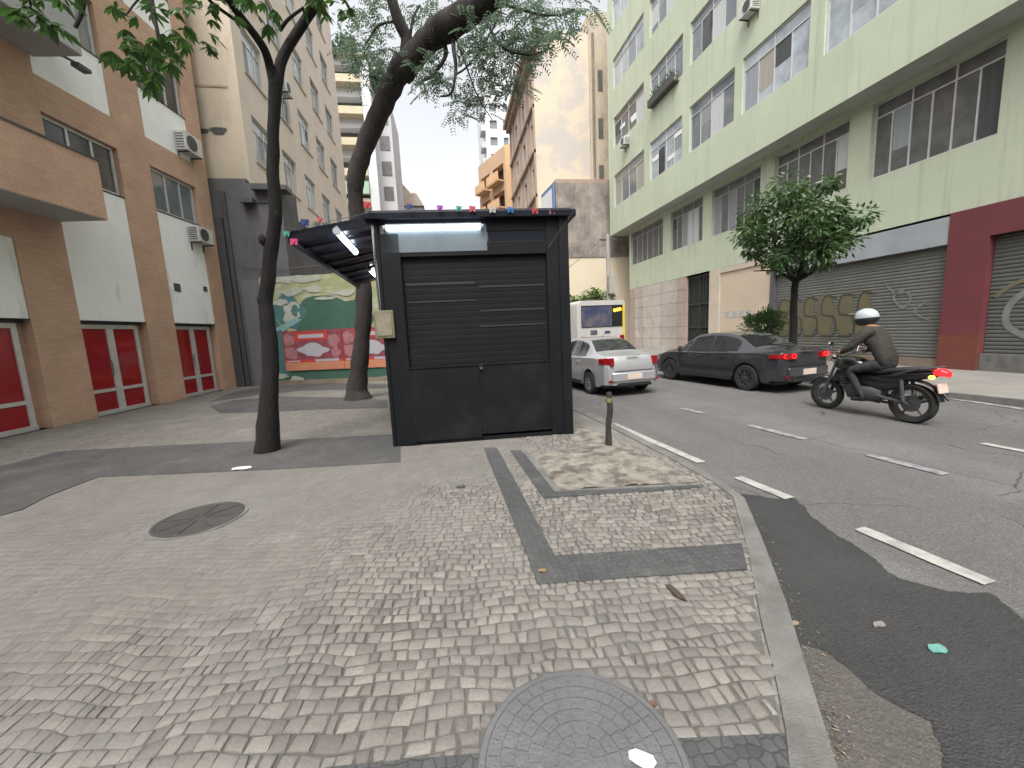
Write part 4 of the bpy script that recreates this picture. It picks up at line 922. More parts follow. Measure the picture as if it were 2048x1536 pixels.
# ivy and pole
iv = thing('climbing_plant', 'bright green creeper on top of the low beige wall behind the bus', 'plant', (9.3, 29.4, 3.6))
b = MB()
for k in range(700):
    x = rr.uniform(8.3, 12.8); b.leaf(Vector((x, 29.6 + rr.gauss(0, .25), 3.75 + .09 * (x - 8.3) + rr.gauss(0, .22) + .25 * math.sin(x * 2.4))), Vector((rr.gauss(0, 1), rr.gauss(0, 1), rr.gauss(0, 1))), Vector((0, 0, 1)), .22, .14)
b.build('foliage', 'ivy', iv); b = MB(); b.tube([(8.3, 29.7, 3.5), (10.5, 29.7, 3.8), (12.8, 29.7, 4.0)], .05); b.build('stem', 'bark2', iv)
lw = thing('garden_wall', 'low pale boundary wall under the creeper behind the bus', 'wall', (10.5, 29.5, 0)); b = MB(); b.box(XF, 8.2, 13.0, 29.35, 29.8, 0, 3.5); b.build('wall', 'pillarbeige', lw); b = MB(); b.box(XF, 8.1, 13.1, 29.3, 29.85, 3.5, 3.62); b.build('coping', 'kerb', lw)
P0 = atY(1217, 480, 22.5); P0.z = 0
po = thing('utility_pole', 'slim concrete utility pole with crossarm beside the far end of the green building', 'pole', P0)
b = MB(); b.tube([P0, P0 + Vector((-.05, 0, 6.9))], [.16, .11], 10); b.build('shaft', 'concretepole', po, smooth=True)
b = MB(); b.tube([P0 + Vector((-.55, 0, 6.6)), P0 + Vector((.5, 0, 6.6))], .05, 6); b.build('crossarm', 'darkmetal', po)
b = MB(); b.box(Frame(P0, (1, 0, 0), (0, -1, 0)), -.16, .2, .12, .4, 3.5, 4.5); b.build('transformer_box', 'concretepole', po)
def cable(p0, p1, sag, lab, r=.012):
    b = MB(); b.tube([Vector(p0).lerp(Vector(p1), k / 14) - Vector((0, 0, sag * 4 * (k / 14) * (1 - k / 14))) for k in range(15)], r, 5)
    return tag(b.build('overhead_cable', 'darkmetal'), lab, 'cable')
cable(P0 + Vector((-.4, 0, 6.6)), (4.2, 19.5, 3.4), .1, 'thin stay cable slanting from the utility pole down behind the kiosk', .015)
# ================================================================= TREES
def limb(b, pts, rad, n=10, jit=0.0, seed=0, mi=0):
    P_ = []; Rr = []
    for i in range(len(pts) - 1):
        p0 = pts[max(0, i - 1)]; p1 = pts[i]; p2 = pts[i + 1]; p3 = pts[min(len(pts) - 1, i + 2)]
        for k in range(5):
            t = k / 5; q_ = .5 * ((2 * p1) + (p2 - p0) * t + (2 * p0 - 5 * p1 + 4 * p2 - p3) * t * t + (3 * p1 - p0 - 3 * p2 + p3) * t ** 3)
            q_ = q_ + noise.noise_vector(q_ * 4 + Vector((seed, 0, 0))) * jit
            P_.append(q_); Rr.append((rad[i] * (1 - t) + rad[i + 1] * t) * (1 + jit * 5 * noise.noise(q_ * 5)))
    P_.append(pts[-1]); Rr.append(rad[-1]); b.tube(P_, Rr, n, mi); return P_

# thin foreground tree
T = lambda px, py, y: atY(px, py, y)
t1 = thing('street_tree', 'thin dark forked tree in the foreground with broad hand-shaped leaves', 'tree', gp(535, 905), 'street trees')
base = gp(534, 903)
trunk = MB()
limb(trunk, [base - Vector((0, 0, .1)), T(537, 800, 6.1), T(541, 700, 6.1), T(531, 610, 6.08), T(538, 540, 6.05), T(550, 440, 6.0), T(546, 330, 5.95), T(548, 240, 5.9), T(550, 165, 5.85)], [.19, .118, .103, .092, .088, .083, .075, .069, .074], 14, .02, 1)
limb(trunk, [T(549, 190, 5.87), T(540, 130, 5.8), T(520, 85, 5.6), T(480, 30, 5.3), T(440, -20, 5.0), T(380, -80, 4.7)], [.066, .052, .047, .042, .036, .02], 10, .015, 2)
limb(trunk, [T(551, 190, 5.87), T(562, 125, 5.85), T(590, 70, 5.8), T(625, 20, 5.7), T(660, -50, 5.6)], [.075, .06, .056, .052, .04], 10, .015, 3)
for a in ([T(560, 60, 5.75), T(575, 40, 5.6), T(608, 15, 5.5)], [T(500, 60, 5.4), T(430, 10, 5.1), T(380, -30, 4.8), T(300, -20, 4.6), T(250, 30, 4.5)], [T(380, -60, 4.8), T(330, -40, 4.6), T(150, -40, 4.4), T(60, -20, 4.3)], [T(170, -30, 4.5), T(165, 20, 4.45), T(150, 55, 4.4)], [T(300, -10, 4.6), T(315, 60, 4.5), T(320, 120, 4.5)]):
    limb(trunk, a, [.022 - .004 * min(k, 4) for k in range(len(a))], 6, .01, 4)
# knots
for (px, py, y, r) in ((525, 480, 5.98, .05), (553, 430, 5.95, .04), (520, 600, 6.03, .04)): c = T(px, py, y); trunk.lathe(c, (0, 0, 1), [(.01, -.08), (r, -.03), (r, .03), (.01, .08)], 10)
trunk.build('trunk', 'bark', t1, smooth=True, sharp=60)
b = MB(); rl = random.Random(21)
def palm_leaf(b, p, d, L, n=6):
    """one hand-shaped compound leaf: several leaflets radiating and drooping"""
    d = d.normalized(); s_ = d.cross(Vector((0, 0, 1)))
    if s_.length < .1: s_ = Vector((1, 0, 0))
    s_.normalize()
    for k in range(n):
        a = (k / (n - 1) - .5) * 2.6; dd = (d * math.cos(a) + s_ * math.sin(a) + Vector((0, 0, -.35 - rl.random() * .4))).normalized()
        LL = L * rl.uniform(.75, 1.1) * (1 - .25 * abs(a)); W = LL * .34; side = dd.cross(Vector((rl.gauss(0, .4), rl.gauss(0, .4), 1))).normalized(); nn = side.cross(dd)
        pts = [p, p + dd * LL * .3 + side * W * .36, p + dd * LL * .62 + side * W * .5 + Vector((0, 0, -.03 * LL)), p + dd * LL + Vector((0, 0, -.15 * LL)), p + dd * LL * .62 - side * W * .5 + Vector((0, 0, -.03 * LL)), p + dd * LL * .3 - side * W * .36, p + dd * LL * .3 - nn * W * .12, p + dd * LL * .62 - nn * W * .14]
        b.add(pts, [(0, 1, 6), (1, 2, 7, 6), (2, 3, 7), (0, 6, 5), (6, 7, 4, 5), (7, 3, 4)])
def leaf_zone(cx, cy, rx, ry, y, n, L=.165):
    for _ in range(max(3, int(n * .62))):
        a = rl.uniform(0, 2 * math.pi); r_ = math.sqrt(rl.random()); p = T(cx + rx * r_ * math.cos(a), cy + ry * r_ * math.sin(a), y + rl.uniform(-.45, .45))
        palm_leaf(b, p, Vector((rl.gauss(0, 1), rl.gauss(0, 1), rl.gauss(-.2, .5))), L * rl.uniform(.7, 1.15))
for z_ in ((70, 15, 60, 32, 4.4, 26), (110, 40, 30, 20, 4.4, 7), (245, 75, 30, 40, 4.5, 8), (300, 120, 50, 42, 4.5, 48), (345, 85, 45, 45, 4.6, 24), (280, 20, 70, 25, 4.6, 16), (395, 35, 40, 35, 4.8, 14), (425, 80, 30, 25, 5.0, 8), (480, 15, 60, 22, 5.2, 16), (540, 30, 30, 18, 5.4, 6), (650, 12, 55, 22, 5.6, 22), (700, 25, 25, 18, 5.7, 5), (330, -90, 300, 40, 4.8, 60), (640, -70, 120, 50, 5.4, 40), (90, -60, 90, 50, 4.3, 25)): leaf_zone(*z_)
b.build('crown', 'leafbig', t1)

# leaning tree behind the kiosk
t2 = thing('leaning_street_tree', 'thick tree leaning over the kiosk with feathery foliage against the sky', 'tree', gp(715, 800), 'street trees')
trunk = MB()
pB = gp(715, 798)
limb(trunk, [pB - Vector((0, 0, .12)), pB + Vector((.03, 0, .35)), T(723, 690, 10.7), T(729, 600, 10.6), T(722, 530, 10.5), T(714, 430, 10.4), T(712, 350, 10.2), T(740, 270, 10.0), T(775, 190, 9.6), T(812, 115, 9.2)], [.44, .25, .20, .19, .185, .185, .19, .20, .22, .24], 16, .03, 5)
limb(trunk, [T(800, 150, 9.35), T(850, 85, 9.0), T(905, 45, 8.5), T(975, -5, 8.0), T(1060, -70, 7.4)], [.24, .25, .24, .22, .18], 14, .03, 6)
limb(trunk, [T(815, 120, 9.2), T(812, 75, 9.1), T(795, 35, 9.0), T(780, -20, 8.9), T(770, -100, 8.8)], [.17, .12, .11, .1, .08], 10, .02, 7)
for a, r0 in (([T(880, 70, 8.8), T(892, 110, 8.7), T(865, 150, 8.7), T(830, 170, 8.8)], .05), ([T(905, 55, 8.6), T(908, 100, 8.5), T(912, 150, 8.5), T(900, 188, 8.5), T(880, 192, 8.6)], .05), ([T(912, 150, 8.5), T(945, 120, 8.3), T(985, 60, 8.1), T(1010, -10, 8)], .022), ([T(820, 80, 9.1), T(825, 40, 9), T(840, 10, 9)], .03), ([T(960, 10, 8.1), T(1000, 90, 7.9), T(1060, 110, 7.9), T(1110, 90, 7.9)], .03), ([T(905, 60, 8.5), T(935, 140, 8.6), T(960, 200, 8.8), T(985, 240, 9)], .02), ([T(980, 0, 8), T(1090, 30, 7.6), T(1150, 20, 7.4)], .03), ([T(800, 40, 9), T(760, 50, 9.1), T(730, 90, 9.2)], .03)):
    limb(trunk, a, [r0 * (1 - .18 * k) for k in range(len(a))], 6, .02, 9)
trunk.build('trunk', 'bark2', t2, smooth=True, sharp=60)
b = MB(); rf = random.Random(8)
def frond(b, p, L):
    d = Vector((rf.gauss(0, 1), rf.gauss(0, 1), rf.gauss(-.25, .5))).normalized(); s_ = d.cross(Vector((0, 0, 1))).normalized(); n = int(L / .045)
    for k in range(n):
        q_ = p + d * (L * k / n) + Vector((0, 0, -.25 * L * (k / n) ** 2)); w_ = .10 * (1 - .6 * abs(k / n - .4))
        for sg_ in (-1, 1): b.leaf(q_, s_ * sg_ + d * .5 + Vector((0, 0, -.25)), Vector((rf.gauss(0, .3), rf.gauss(0, .3), 1)), w_, .032)
for (cx, cy, rx, ry, y, n) in ((745, 90, 45, 50, 9.4, 110), (705, 110, 30, 25, 9.6, 45), (760, 20, 60, 25, 9.2, 75), (850, 120, 40, 45, 9, 95), (875, 165, 40, 30, 8.9, 80), (860, 25, 40, 25, 9, 50), (950, 90, 50, 50, 8.5, 130), (1010, 110, 60, 50, 8.3, 170), (1070, 75, 60, 40, 8, 150), (1120, 60, 35, 30, 7.8, 60), (965, 190, 45, 40, 8.7, 100), (925, 215, 28, 25, 8.8, 45), (1020, 165, 40, 25, 8.4, 60), (1040, 20, 70, 25, 8, 90), (950, 30, 60, 25, 8.3, 60), (1160, 15, 40, 18, 7.8, 40), (790, 130, 25, 40, 9.4, 25), (735, 165, 40, 20, 9.8, 30), (1000, -70, 260, 60, 8, 260), (760, -60, 100, 50, 9, 100)):
    for _ in range(int(n * .55)):
        a = rf.uniform(0, 2 * math.pi); r_ = rf.random() ** .6; frond(b, T(cx + rx * r_ * math.cos(a), cy + ry * r_ * math.sin(a), y + rf.uniform(-.7, .7)), rf.uniform(.22, .42))
b.build('crown', 'leaffine', t2)

# small round tree on the far pavement
c3 = Vector((10.2, 10.45, 0))
t3 = thing('small_street_tree', 'small round-crowned glossy tree on the far pavement behind the dark grey car', 'tree', c3, 'street trees')
trunk = MB(); limb(trunk, [c3 - Vector((0, 0, .1)), c3 + Vector((.02, .03, 1.2)), c3 + Vector((-.05, 0, 2.2)), c3 + Vector((0, 0, 2.75))], [.13, .1, .09, .085], 10, .02, 11)
ends = []
for k in range(8):
    a = k * .785 + .3; e = c3 + Vector((1.3 * math.cos(a), 1.3 * math.sin(a), 3.6 + .5 * math.sin(k * 2.1))); limb(trunk, [c3 + Vector((0, 0, 2.65)), c3 + Vector((.55 * math.cos(a), .55 * math.sin(a), 3.05)), e], [.05, .035, .012], 6, .03, k); ends.append(e)
limb(trunk, [c3 + Vector((0, 0, 2.6)), c3 + Vector((.1, -.1, 3.6)), c3 + Vector((0, .1, 4.9))], [.06, .045, .012], 7, .03, 3)
trunk.build('trunk', 'bark', t3, smooth=True, sharp=60)
b = MB(); r3 = random.Random(17); cl = []
for k in range(52):
    while True:
        v = Vector((r3.uniform(-1, 1), r3.uniform(-1, 1), r3.uniform(-1, 1)))
        if .25 < v.length < 1: break
    v = v.normalized() * (.45 + .55 * r3.random()); cl.append(c3 + Vector((v.x * 1.5, v.y * 1.5, 4.1 + v.z * (1.3 if v.z > 0 else 1.3))))
for c in cl:
    rr_ = r3.choice((.22, .32, .42, .5))
    for _ in range(150):
        v = Vector((r3.gauss(0, 1), r3.gauss(0, 1), r3.gauss(0, .8))).normalized() * rr_ * (r3.random() ** .4)
        d = (v.normalized() + Vector((r3.gauss(0, .4), r3.gauss(0, .4), -.5))); b.leaf(c + v, d, Vector((r3.gauss(0, .5), r3.gauss(0, .5), 1)), r3.uniform(.13, .22), .075)
b.build('crown', 'leafgloss', t3)
bs = thing('shrub', 'dark low shrub on the far pavement just behind the dark car roof', 'shrub', (9.9, 10.9, 0))
b = MB(); 
for k in range(2200):
    v = Vector((r3.gauss(0, 1), r3.gauss(0, 1), r3.gauss(0, 1))).normalized() * (r3.random() ** .4); ir = .75 + .6 * noise.noise(v * 2.2); b.leaf(Vector((9.95, 11.3, 1.5)) + Vector((v.x * .6, v.y * .9, v.z * .45)) * ir, v + Vector((0, 0, .3)), Vector((r3.gauss(0, .5), r3.gauss(0, .5), 1)), .12, .05)
b.build('foliage', 'leafgloss', bs); b = MB(); 
for k in range(5): b.tube([(9.95, 11.3, 0), (9.95 + .1 * (k - 2), 11.3 + .25 * (k - 2), 1.6)], [.03, .015], 6)
b.build('stem', 'bark2', bs)

# staked sapling stump in the pit
sp_ = gp(1219, 892); sp_.z = .02
ts = thing('tree_stake', 'short cut sapling stake with yellow band standing in the dusty pit beside the kiosk', 'stake', sp_)
b = MB(); limb(b, [sp_ - Vector((0, 0, .05)), sp_ + Vector((-.01, 0, .25)), sp_ + Vector((.015, 0, .48)), sp_ + Vector((0, 0, .72))], [.05, .038, .042, .035], 10, .01, 4); b.build('stump', 'bark2', ts, smooth=True)
b = MB(); b.lathe(sp_ + Vector((0, 0, .58)), (0, 0, 1), [(.045, 0), (.047, .03), (.045, .06)], 12); b.build('yellow_band', mat('faded_yellow_tape', (.2, .19, .06), .7, (.10, .11, .05), 12), ts)

# ================================================================= KIOSK
KO = gp(790, 895); dK = hd(938, 668); nK = Vector((dK.y, -dK.x, 0))       # nK points right along the front
FK = Frame(KO, nK, -dK)      # u right, o towards the camera
ks = thing('kiosk', 'black steel newsstand kiosk, shut, with lit tube lamps, standing on the pavement', 'kiosk', KO)
KW, KH, KD = 2.64, 3.16, 4.5
b = MB(); b.box(FK, .02, KW - .02, -KD, -.14, .05, KH - .01); b.build('body', 'kiosk', ks)
b = MB()
b.box(FK, 0, .30, -.16, 0, .02, 3.0); b.box(FK, KW - .30, KW, -.16, 0.0, .02, KH); b.box(FK, .30, KW - .3, -.16, -.005, 2.68, 2.86); b.box(FK, 0, KW - .3, -.16, -.012, 3.0, KH)
b.box(FK, KW - .12, KW + .02, -.2, .03, .0, KH + .02); b.box(FK, -.02, .03, -.2, .02, .0, KH)
b.build('front_frame', 'kiosk', ks, bevel=.008)
b = MB(); b.box(FK, .3, 1.52, -.16, -.03, 2.86, 3.0); b.box(FK, .06, 1.5, -.01, .0, 2.74, 3.1); hp = b.build('lamp_panel', 'headerpanel', ks)
b = MB(); b.box(FK, 1.52, KW - .12, -.15, -.02, 2.86, 3.0); b.build('header_panel', 'kiosktop', ks)
b = MB(); z = 1.15     # roller shutter of corrugated slats
while z < 2.67:
    z2 = min(2.68, z + .085); o = -.07
    P_ = [(.30, o - .0016, z), (KW - .3, o - .0016, z), (KW - .3, o, z + .02), (.30, o, z + .02), (KW - .3, o, z2 - .02), (.30, o, z2 - .02), (KW - .3, o - .0016, z2), (.30, o - .0016, z2)]
    b.add([FK.w(*q_) for q_ in P_], [(0, 1, 2, 3), (3, 2, 4, 5), (5, 4, 6, 7)]); z = z2
b.build('roller_shutter', 'kiosk', ks)
b = MB(); b.box(FK, .34, 1.30, -.07, -.064, 2.30, 2.33, 0); b.box(FK, .34, 1.30, -.07, -.064, 2.06, 2.08, 0)
for zz in (2.24, 1.9, 1.68): b.box(FK, 1.35, 2.3, -.07, -.064, zz, zz + .025, 0)
b.build('slat_rail', mat('grey_steel_rail', (.022, .023, .026), .5), ks)
b = MB(); b.box(FK, .30, KW - .3, -.1, -.02, .1, 1.15); b.box(FK, .30, KW - .3, -.1, -.008, 1.13, 1.155); b.build('lower_panel', 'kiosklow', ks)
b = MB(); b.box(FK, .02, 1.28, -.02, -.004, .06, 1.1); b.build('lower_door', 'kiosklow', ks)
b = MB(); b.box(FK, .0, KW, -KD, -.03, 0, .06); b.build('base', 'kiosklow', ks)
b = MB(); b.box(FK, -.12, KW + .12, -KD - .1, .1, KH, KH + .09); b.box(FK, -.06, KW + .06, -KD - .05, .06, KH + .09, KH + .12); b.build('roof', 'kiosktop', ks, bevel=.01)
# side frame seen edge-on: pale galvanised strip
b = MB(); b.box(FK, -.055, -.021, -.12, .0, 1.75, 3.12); b.build('side_flange', 'galv', ks)
b = MB(); 
for k in range(4): b.box(FK, -.03, .02, -.3 - .85 * k - .7, -.3 - .85 * k, .3, 2.9)
b.build('side_shutter', 'kiosk', ks)
# hinged awning on the left side
A0 = FK.w(-.02, .03, 3.17); A1 = FK.w(-1.12, .05, 2.98); B0 = FK.w(-.02, -4.2, 3.17); B1 = FK.w(-1.38, -4.2, 2.86)
up = Vector((0, 0, .05)); b = MB(); b.hexa([A1, A0, B0, B1, A1 + up, A0 + up, B0 + up, B1 + up]); aw = b.build('awning', 'awn', ks)
b = MB(); dn = Vector((0, 0, -.09)); th = FK.n * .03
b.hexa([A1 + dn, A0 + dn * .6, A0 + dn * .6 - th, A1 + dn - th, A1 + up, A0 + up, A0 + up - th, A1 + up - th])
t_ = nK * .03; b.hexa([A1 + dn, A1 + dn + t_, B1 + dn + t_, B1 + dn, A1 + up, A1 + up + t_, B1 + up + t_, B1 + up])
for k in range(1, 8):
    f = k / 8; p0 = A0.lerp(B0, f); p1 = A1.lerp(B1, f); b.hexa([p1 + dn * .5, p0 + dn * .5, p0 + dn * .5 - th, p1 + dn * .5 - th, p1 - Vector((0, 0, .003)), p0 - Vector((0, 0, .003)), p0 - th - Vector((0, 0, .003)), p1 - th - Vector((0, 0, .003))])
b.build('awning_frame', 'kiosktop', aw)
b = MB(); 
for f in (.02, .98): p0 = A0.lerp(B0, f) + Vector((0, 0, -.75)); p1 = A0.lerp(B0, f).lerp(A1.lerp(B1, f), .72) + Vector((0, 0, -.06)); b.tube([p0, p1], .016, 6)
# lamps: one along the header, two under the awning
def tube_lamp(p0, p1, label, r=.02):
    t = thing('tube_lamp', label, 'lamp', (p0 + p1) / 2, 'tube lamps of the kiosk')
    b = MB(); b.tube([p0, p1], r, 10); b.build('tube', 'tube', t)
    d = (p1 - p0).normalized(); b = MB()
    for p in (p0, p1): s_ = 1 if p is p0 else -1; b.tube([p - d * s_ * .03, p + d * s_ * .012], r * 1.25, 10)
    off_ = Vector((0, 0, r + .012)); b.tube([p0 + off_, p1 + off_], r * .5, 6); b.build('holder', 'galv', t)
tube_lamp(FK.w(.14, .045, 3.05), FK.w(1.43, .045, 3.05), 'lit white tube lamp on the kiosk front just under its roof', .03)
def under(f, g, dz=-.06): return A0.lerp(B0, f).lerp(A1.lerp(B1, f), g) + Vector((0, 0, dz))
def on_awn(px, py, dz=-.07):
    n_ = (A1 - A0).cross(B0 - A0); r_ = ray(px, py); P0 = A0 + Vector((0, 0, dz)); return Vector((0, 0, EYE)) + r_ * ((P0 - Vector((0, 0, EYE))).dot(n_) / r_.dot(n_))
tube_lamp(on_awn(674, 463), on_awn(711, 504), 'lit tube lamp under the kiosk awning, the nearer one', .04)
tube_lamp(on_awn(738, 537), on_awn(757, 555), 'lit tube lamp under the kiosk awning, the farther one', .045)
mb_ = thing('meter_box', 'weathered beige electricity meter box on the left edge of the kiosk', 'box', FK.w(-.15, .02, 1.3))
u0, z1 = FK.off(747, 622, .03); u1, z0 = FK.off(788, 676, .03)
b = MB(); b.box(FK, u0, u1 + .02, -.12, .06, z0, z1); b.build('box', 'metalbox', mb_, bevel=.01)
b = MB(); b.box(FK, u0 + .03, u1 - .01, .06, .07, z0 + .04, z1 - .05); b.build('lid', mat('beige_lid', (.25, .225, .16), .75, (.16, .14, .095), 9), mb_)
b = MB(); b.tube([FK.w(u0 + .08, 0, z1), FK.w(u0 + .07, 0, z1 + .5), FK.w(u0 + .1, 0, 3.0)], .014, 6); b.build('conduit', 'darkmetal', mb_)
# bunting
bn = thing('bunting', 'string of small coloured pennants along the kiosk roof and over to the thin tree', 'bunting', FK.w(0, .12, 3.2))
S0 = T(556, 452, 6.0); S1 = T(600, 452, 5.75); S2 = FK.w(-.9, .13, 3.06); S3 = FK.w(0, .13, 3.24); S4 = FK.w(KW + .1, .13, 3.24)
b = MB(); b.tube([S0, S1 + Vector((0, 0, -.05)), S2, S3, S4, FK.w(KW - .28, .06, 2.75)], .0035, 5); b.build('cord', 'greydark', bn)
pc = {n_: mat('pennant_' + n_, tuple(x * .7 for x in c), .8) for n_, c in dict(red=(.5, .05, .06), blue=(.02, .16, .5), purple=(.35, .08, .45), teal=(.05, .32, .28), coral=(.5, .1, .12), white=(.45, .42, .38), pink=(.5, .12, .28), navy=(.03, .05, .2), green=(.1, .4, .3), rose=(.7, .08, .2)).items()}
for (px, py, c_, s_) in ((735, 410, 'red', 1.2), (610, 446, 'navy', 1.3), (640, 440, 'coral', .9), (880, 416, 'purple', 1), (918, 417, 'teal', .9), (945, 418, 'coral', 1.1), (985, 420, 'white', 1.1), (1021, 420, 'blue', 1.1), (1070, 422, 'red', 1.1), (1104, 423, 'pink', 1), (820, 414, 'navy', 1), (573, 468, 'green', 1), (588, 484, 'rose', 1.2)):
    c = T(px, py, 5.55 if px > 600 else 5.72); h = .038 * s_; w_ = .04 * s_
    P_ = [c + Vector((-w_, 0, h)), c + Vector((w_, .01, h * .9)), c + Vector((w_ * .8, -.015, -h)), c + Vector((0, .01, -h * .5)), c + Vector((-w_ * .9, -.01, -h * 1.1))]
    Q_ = [p + Vector((0, .003, 0)) for p in P_]; b = MB(); b.add(P_ + Q_, [(0, 1, 2, 3, 4), (9, 8, 7, 6, 5)] + [(k, (k + 1) % 5, (k + 1) % 5 + 5, k + 5) for k in range(5)]); b.build('pennant', pc[c_], bn)
# stone wedge at the kiosk foot
b = MB(); c = gp(877, 884); b.lathe(c, (0, 0, 1), [(.05, 0), (.06, .03), (.03, .07)], 7); tag(b.build('stone', 'cement'), 'small grey stone at the foot of the kiosk front', 'stone')

# ================================================================= COVERS AND LITTER
def round_cover(c, r, label, mt, rings, squares):
    t = thing('manhole_cover', label, 'manhole cover', c)
    b = MB(); b.lathe(c, (0, 0, 1), [(r, 0), (r, .022), (r * .985, .026), (r * .93, .026), (r * .925, .021)], 64); b.build('rim', mt, t)
    b = MB(); b.lathe(c, (0, 0, 1), [(r * .925, 0.0), (r * .92, .0225), (.01, .0235)], 64); pl_ = b.build('plate', mt, t, smooth=True, sharp=30)
    if squares:
        b = MB(); k = 0
        for j in range(rings):
            r0 = r * (.12 + .8 * j / rings); r1 = r * (.12 + .8 * (j + 1) / rings) - .006; n = max(6, int(2 * math.pi * (r0 + r1) / 2 / .06))
            for i in range(n):
                a0 = 2 * math.pi * i / n + .03 * j; a1 = a0 + 2 * math.pi / n - .006 / r1; z = .0265
                v = [c + Vector((rr * math.cos(a), rr * math.sin(a), zz)) for zz in (.0235, z) for rr, a in ((r0, a0), (r1, a0), (r1, a1), (r0, a1))]; b.add(v, [(4, 5, 6, 7), (0, 1, 5, 4), (1, 2, 6, 5), (2, 3, 7, 6), (3, 0, 4, 7)])
        b.build('relief', mt, t)
    return t
round_cover(Vector((.375, 1.2, .004)), .385, 'large round iron cover with radial relief at the bottom edge of the view', 'manhole', 6, True)
c = gp(400, 1040); b = MB(); P_ = [Vector((c.x + (.375 + .05 * noise.noise(Vector((math.cos(t) * 2, math.sin(t) * 2, 4)))) * math.cos(t), c.y + (.375 + .07 * noise.noise(Vector((math.cos(t) * 2, math.sin(t) * 2, 9)))) * math.sin(t), 0)) for t in [k * math.pi / 20 for k in range(40)]]
b.poly(P_, .0165, 0, th=.012)
tag(b.build('cement_patch_ground', 'cement'), kind='structure')
tr = thing('manhole_cover', 'dark round utility cover ringed by pale cement on the left pavement', 'manhole cover', c)
b = MB(); b.lathe(c, (0, 0, 1), [(.35, 0), (.35, .02), (.335, .024), (.32, .024), (.315, .019), (.01, .019)], 48); b.build('plate', 'manholedark', tr)
b = MB()
for k in range(8): a = k * math.pi / 4; b.box(Frame(c, (math.cos(a), math.sin(a), 0), (-math.sin(a), math.cos(a), 0)), .06, .30, -.008, .008, .019, .025)
b.build('rib', 'manholedark', tr)
def scrap(px, py, z, sx, sy, m_, label, cat='litter', name='paper_scrap', rot=0, h=.012):
    c = gp(px, py, z); b = MB(); n = 9; top = []; 
    for k in range(n):
        t = 2 * math.pi * k / n; rr = 1 + .25 * noise.noise(Vector((math.cos(t) * 2, math.sin(t) * 2, px))); x, y = sx * rr * math.cos(t), sy * rr * math.sin(t)
        top.append(Vector((c.x + x * math.cos(rot) - y * math.sin(rot), c.y + x * math.sin(rot) + y * math.cos(rot), z + .004 + h * (.5 + .5 * math.sin(k * 2.3)))))
    lo = [Vector((p.x, p.y, p.z - .004)) for p in top]; b.add(top + lo, [tuple(range(n)), tuple(range(2 * n - 1, n - 1, -1))] + [(k, k + n, (k + 1) % n + n, (k + 1) % n) for k in range(n)])
    return tag(b.build(name, m_), label, cat)
scrap(484, 937, .018, .12, .055, 'paper', 'flat white paper scrap on the dark band near the thin tree')
scrap(1284, 1521, .03, .05, .03, 'paper', 'white paper scrap lying on the big iron cover', rot=-.5)
scrap(1875, 1300, -.112, .045, .03, mat('mint_plastic', (.14, .33, .28), .5, (.07, .2, .17), 40), 'crumpled mint green plastic lid on the dark asphalt', name='plastic_lid')
scrap(921, 974, .012, .05, .04, 'darkmetal', 'small dark lump on the pale paving in front of the kiosk', name='stone')
scrap(1352, 1187, .012, .022, .09, mat('dry_brown_leaf', (.055, .038, .028), .8), 'dark brown leaf stalk on the stones beside the dark angled band', name='dry_leaf', rot=.2)
scrap(1585, 1249, -.112, .04, .015, mat('straw_leaf', (.2, .16, .1), .8), 'pale dry leaf in the gutter against the kerb', name='dry_leaf')
scrap(1758, 1251, -.112, .035, .018, mat('grey_leaf', (.18, .16, .14), .8), 'greyish dry leaf on the dark asphalt left of the mint lid', name='dry_leaf')
scrap(1306, 1410, .012, .02, .012, mat('rust_leaf', (.10, .055, .035), .8), 'rusty leaf crumb beside the upper right of the big iron cover', name='dry_leaf')
scrap(1084, 1143, .02, .03, .015, mat('ochre_leaf', (.18, .13, .06), .8), 'tiny ochre leaf on the corner of the angled dark band', name='dry_leaf')

# leaf dust and grit in the gutter and the pit
b = MB(); rg_ = random.Random(31)
for k in range(520):
    if k % 3: 
        i = rg_.randrange(1, 7); f = rg_.random(); p = OUT[i].lerp(OUT[i + 1], f) + Vector((.02 + abs(rg_.gauss(0, .07)), rg_.gauss(0, .02), 0)); p.z = -.107
    else:
        p = Vector((rg_.uniform(.6, 2.5), rg_.uniform(3.2, 5.4), .055))
        if not inside(p, PIT): continue
    r = rg_.uniform(.003, .011); a = rg_.uniform(0, 6.28); d = Vector((math.cos(a), math.sin(a), rg_.uniform(-.1, .3))); b.leaf(p, d, Vector((0, 0, 1)), r * 2.2, r, rg_.choice((0, 0, 1, 2)))
tag(b.build('leaf_litter', [mat('litter_brown', (.09, .06, .04), .9), mat('litter_grey', (.15, .14, .125), .9), mat('litter_straw', (.24, .19, .12), .9)]), kind='stuff')
P_lock = FK.w(KW / 2, -.02, 1.12)
b = MB(); b.box(FK, KW / 2 - .022, KW / 2 + .022, -.007, .015, 1.07, 1.11); b.tube([FK.w(KW / 2 - .018, .006, 1.1), FK.w(KW / 2 - .018, .006, 1.14), FK.w(KW / 2 + .018, .006, 1.14), FK.w(KW / 2 + .018, .006, 1.1)], .005, 6); b.build('padlock', 'darkmetal', ks)
# ================================================================= VEHICLES
def lerp_tab(tab, y):
    if y <= tab[0][0]: return tab[0][1]
    for (a, va), (c, vc) in zip(tab, tab[1:]):
        if y <= c: t = (y - a) / (c - a); t = t * t * (3 - 2 * t) * .5 + t * .5; return va + (vc - va) * t
    return tab[-1][1]

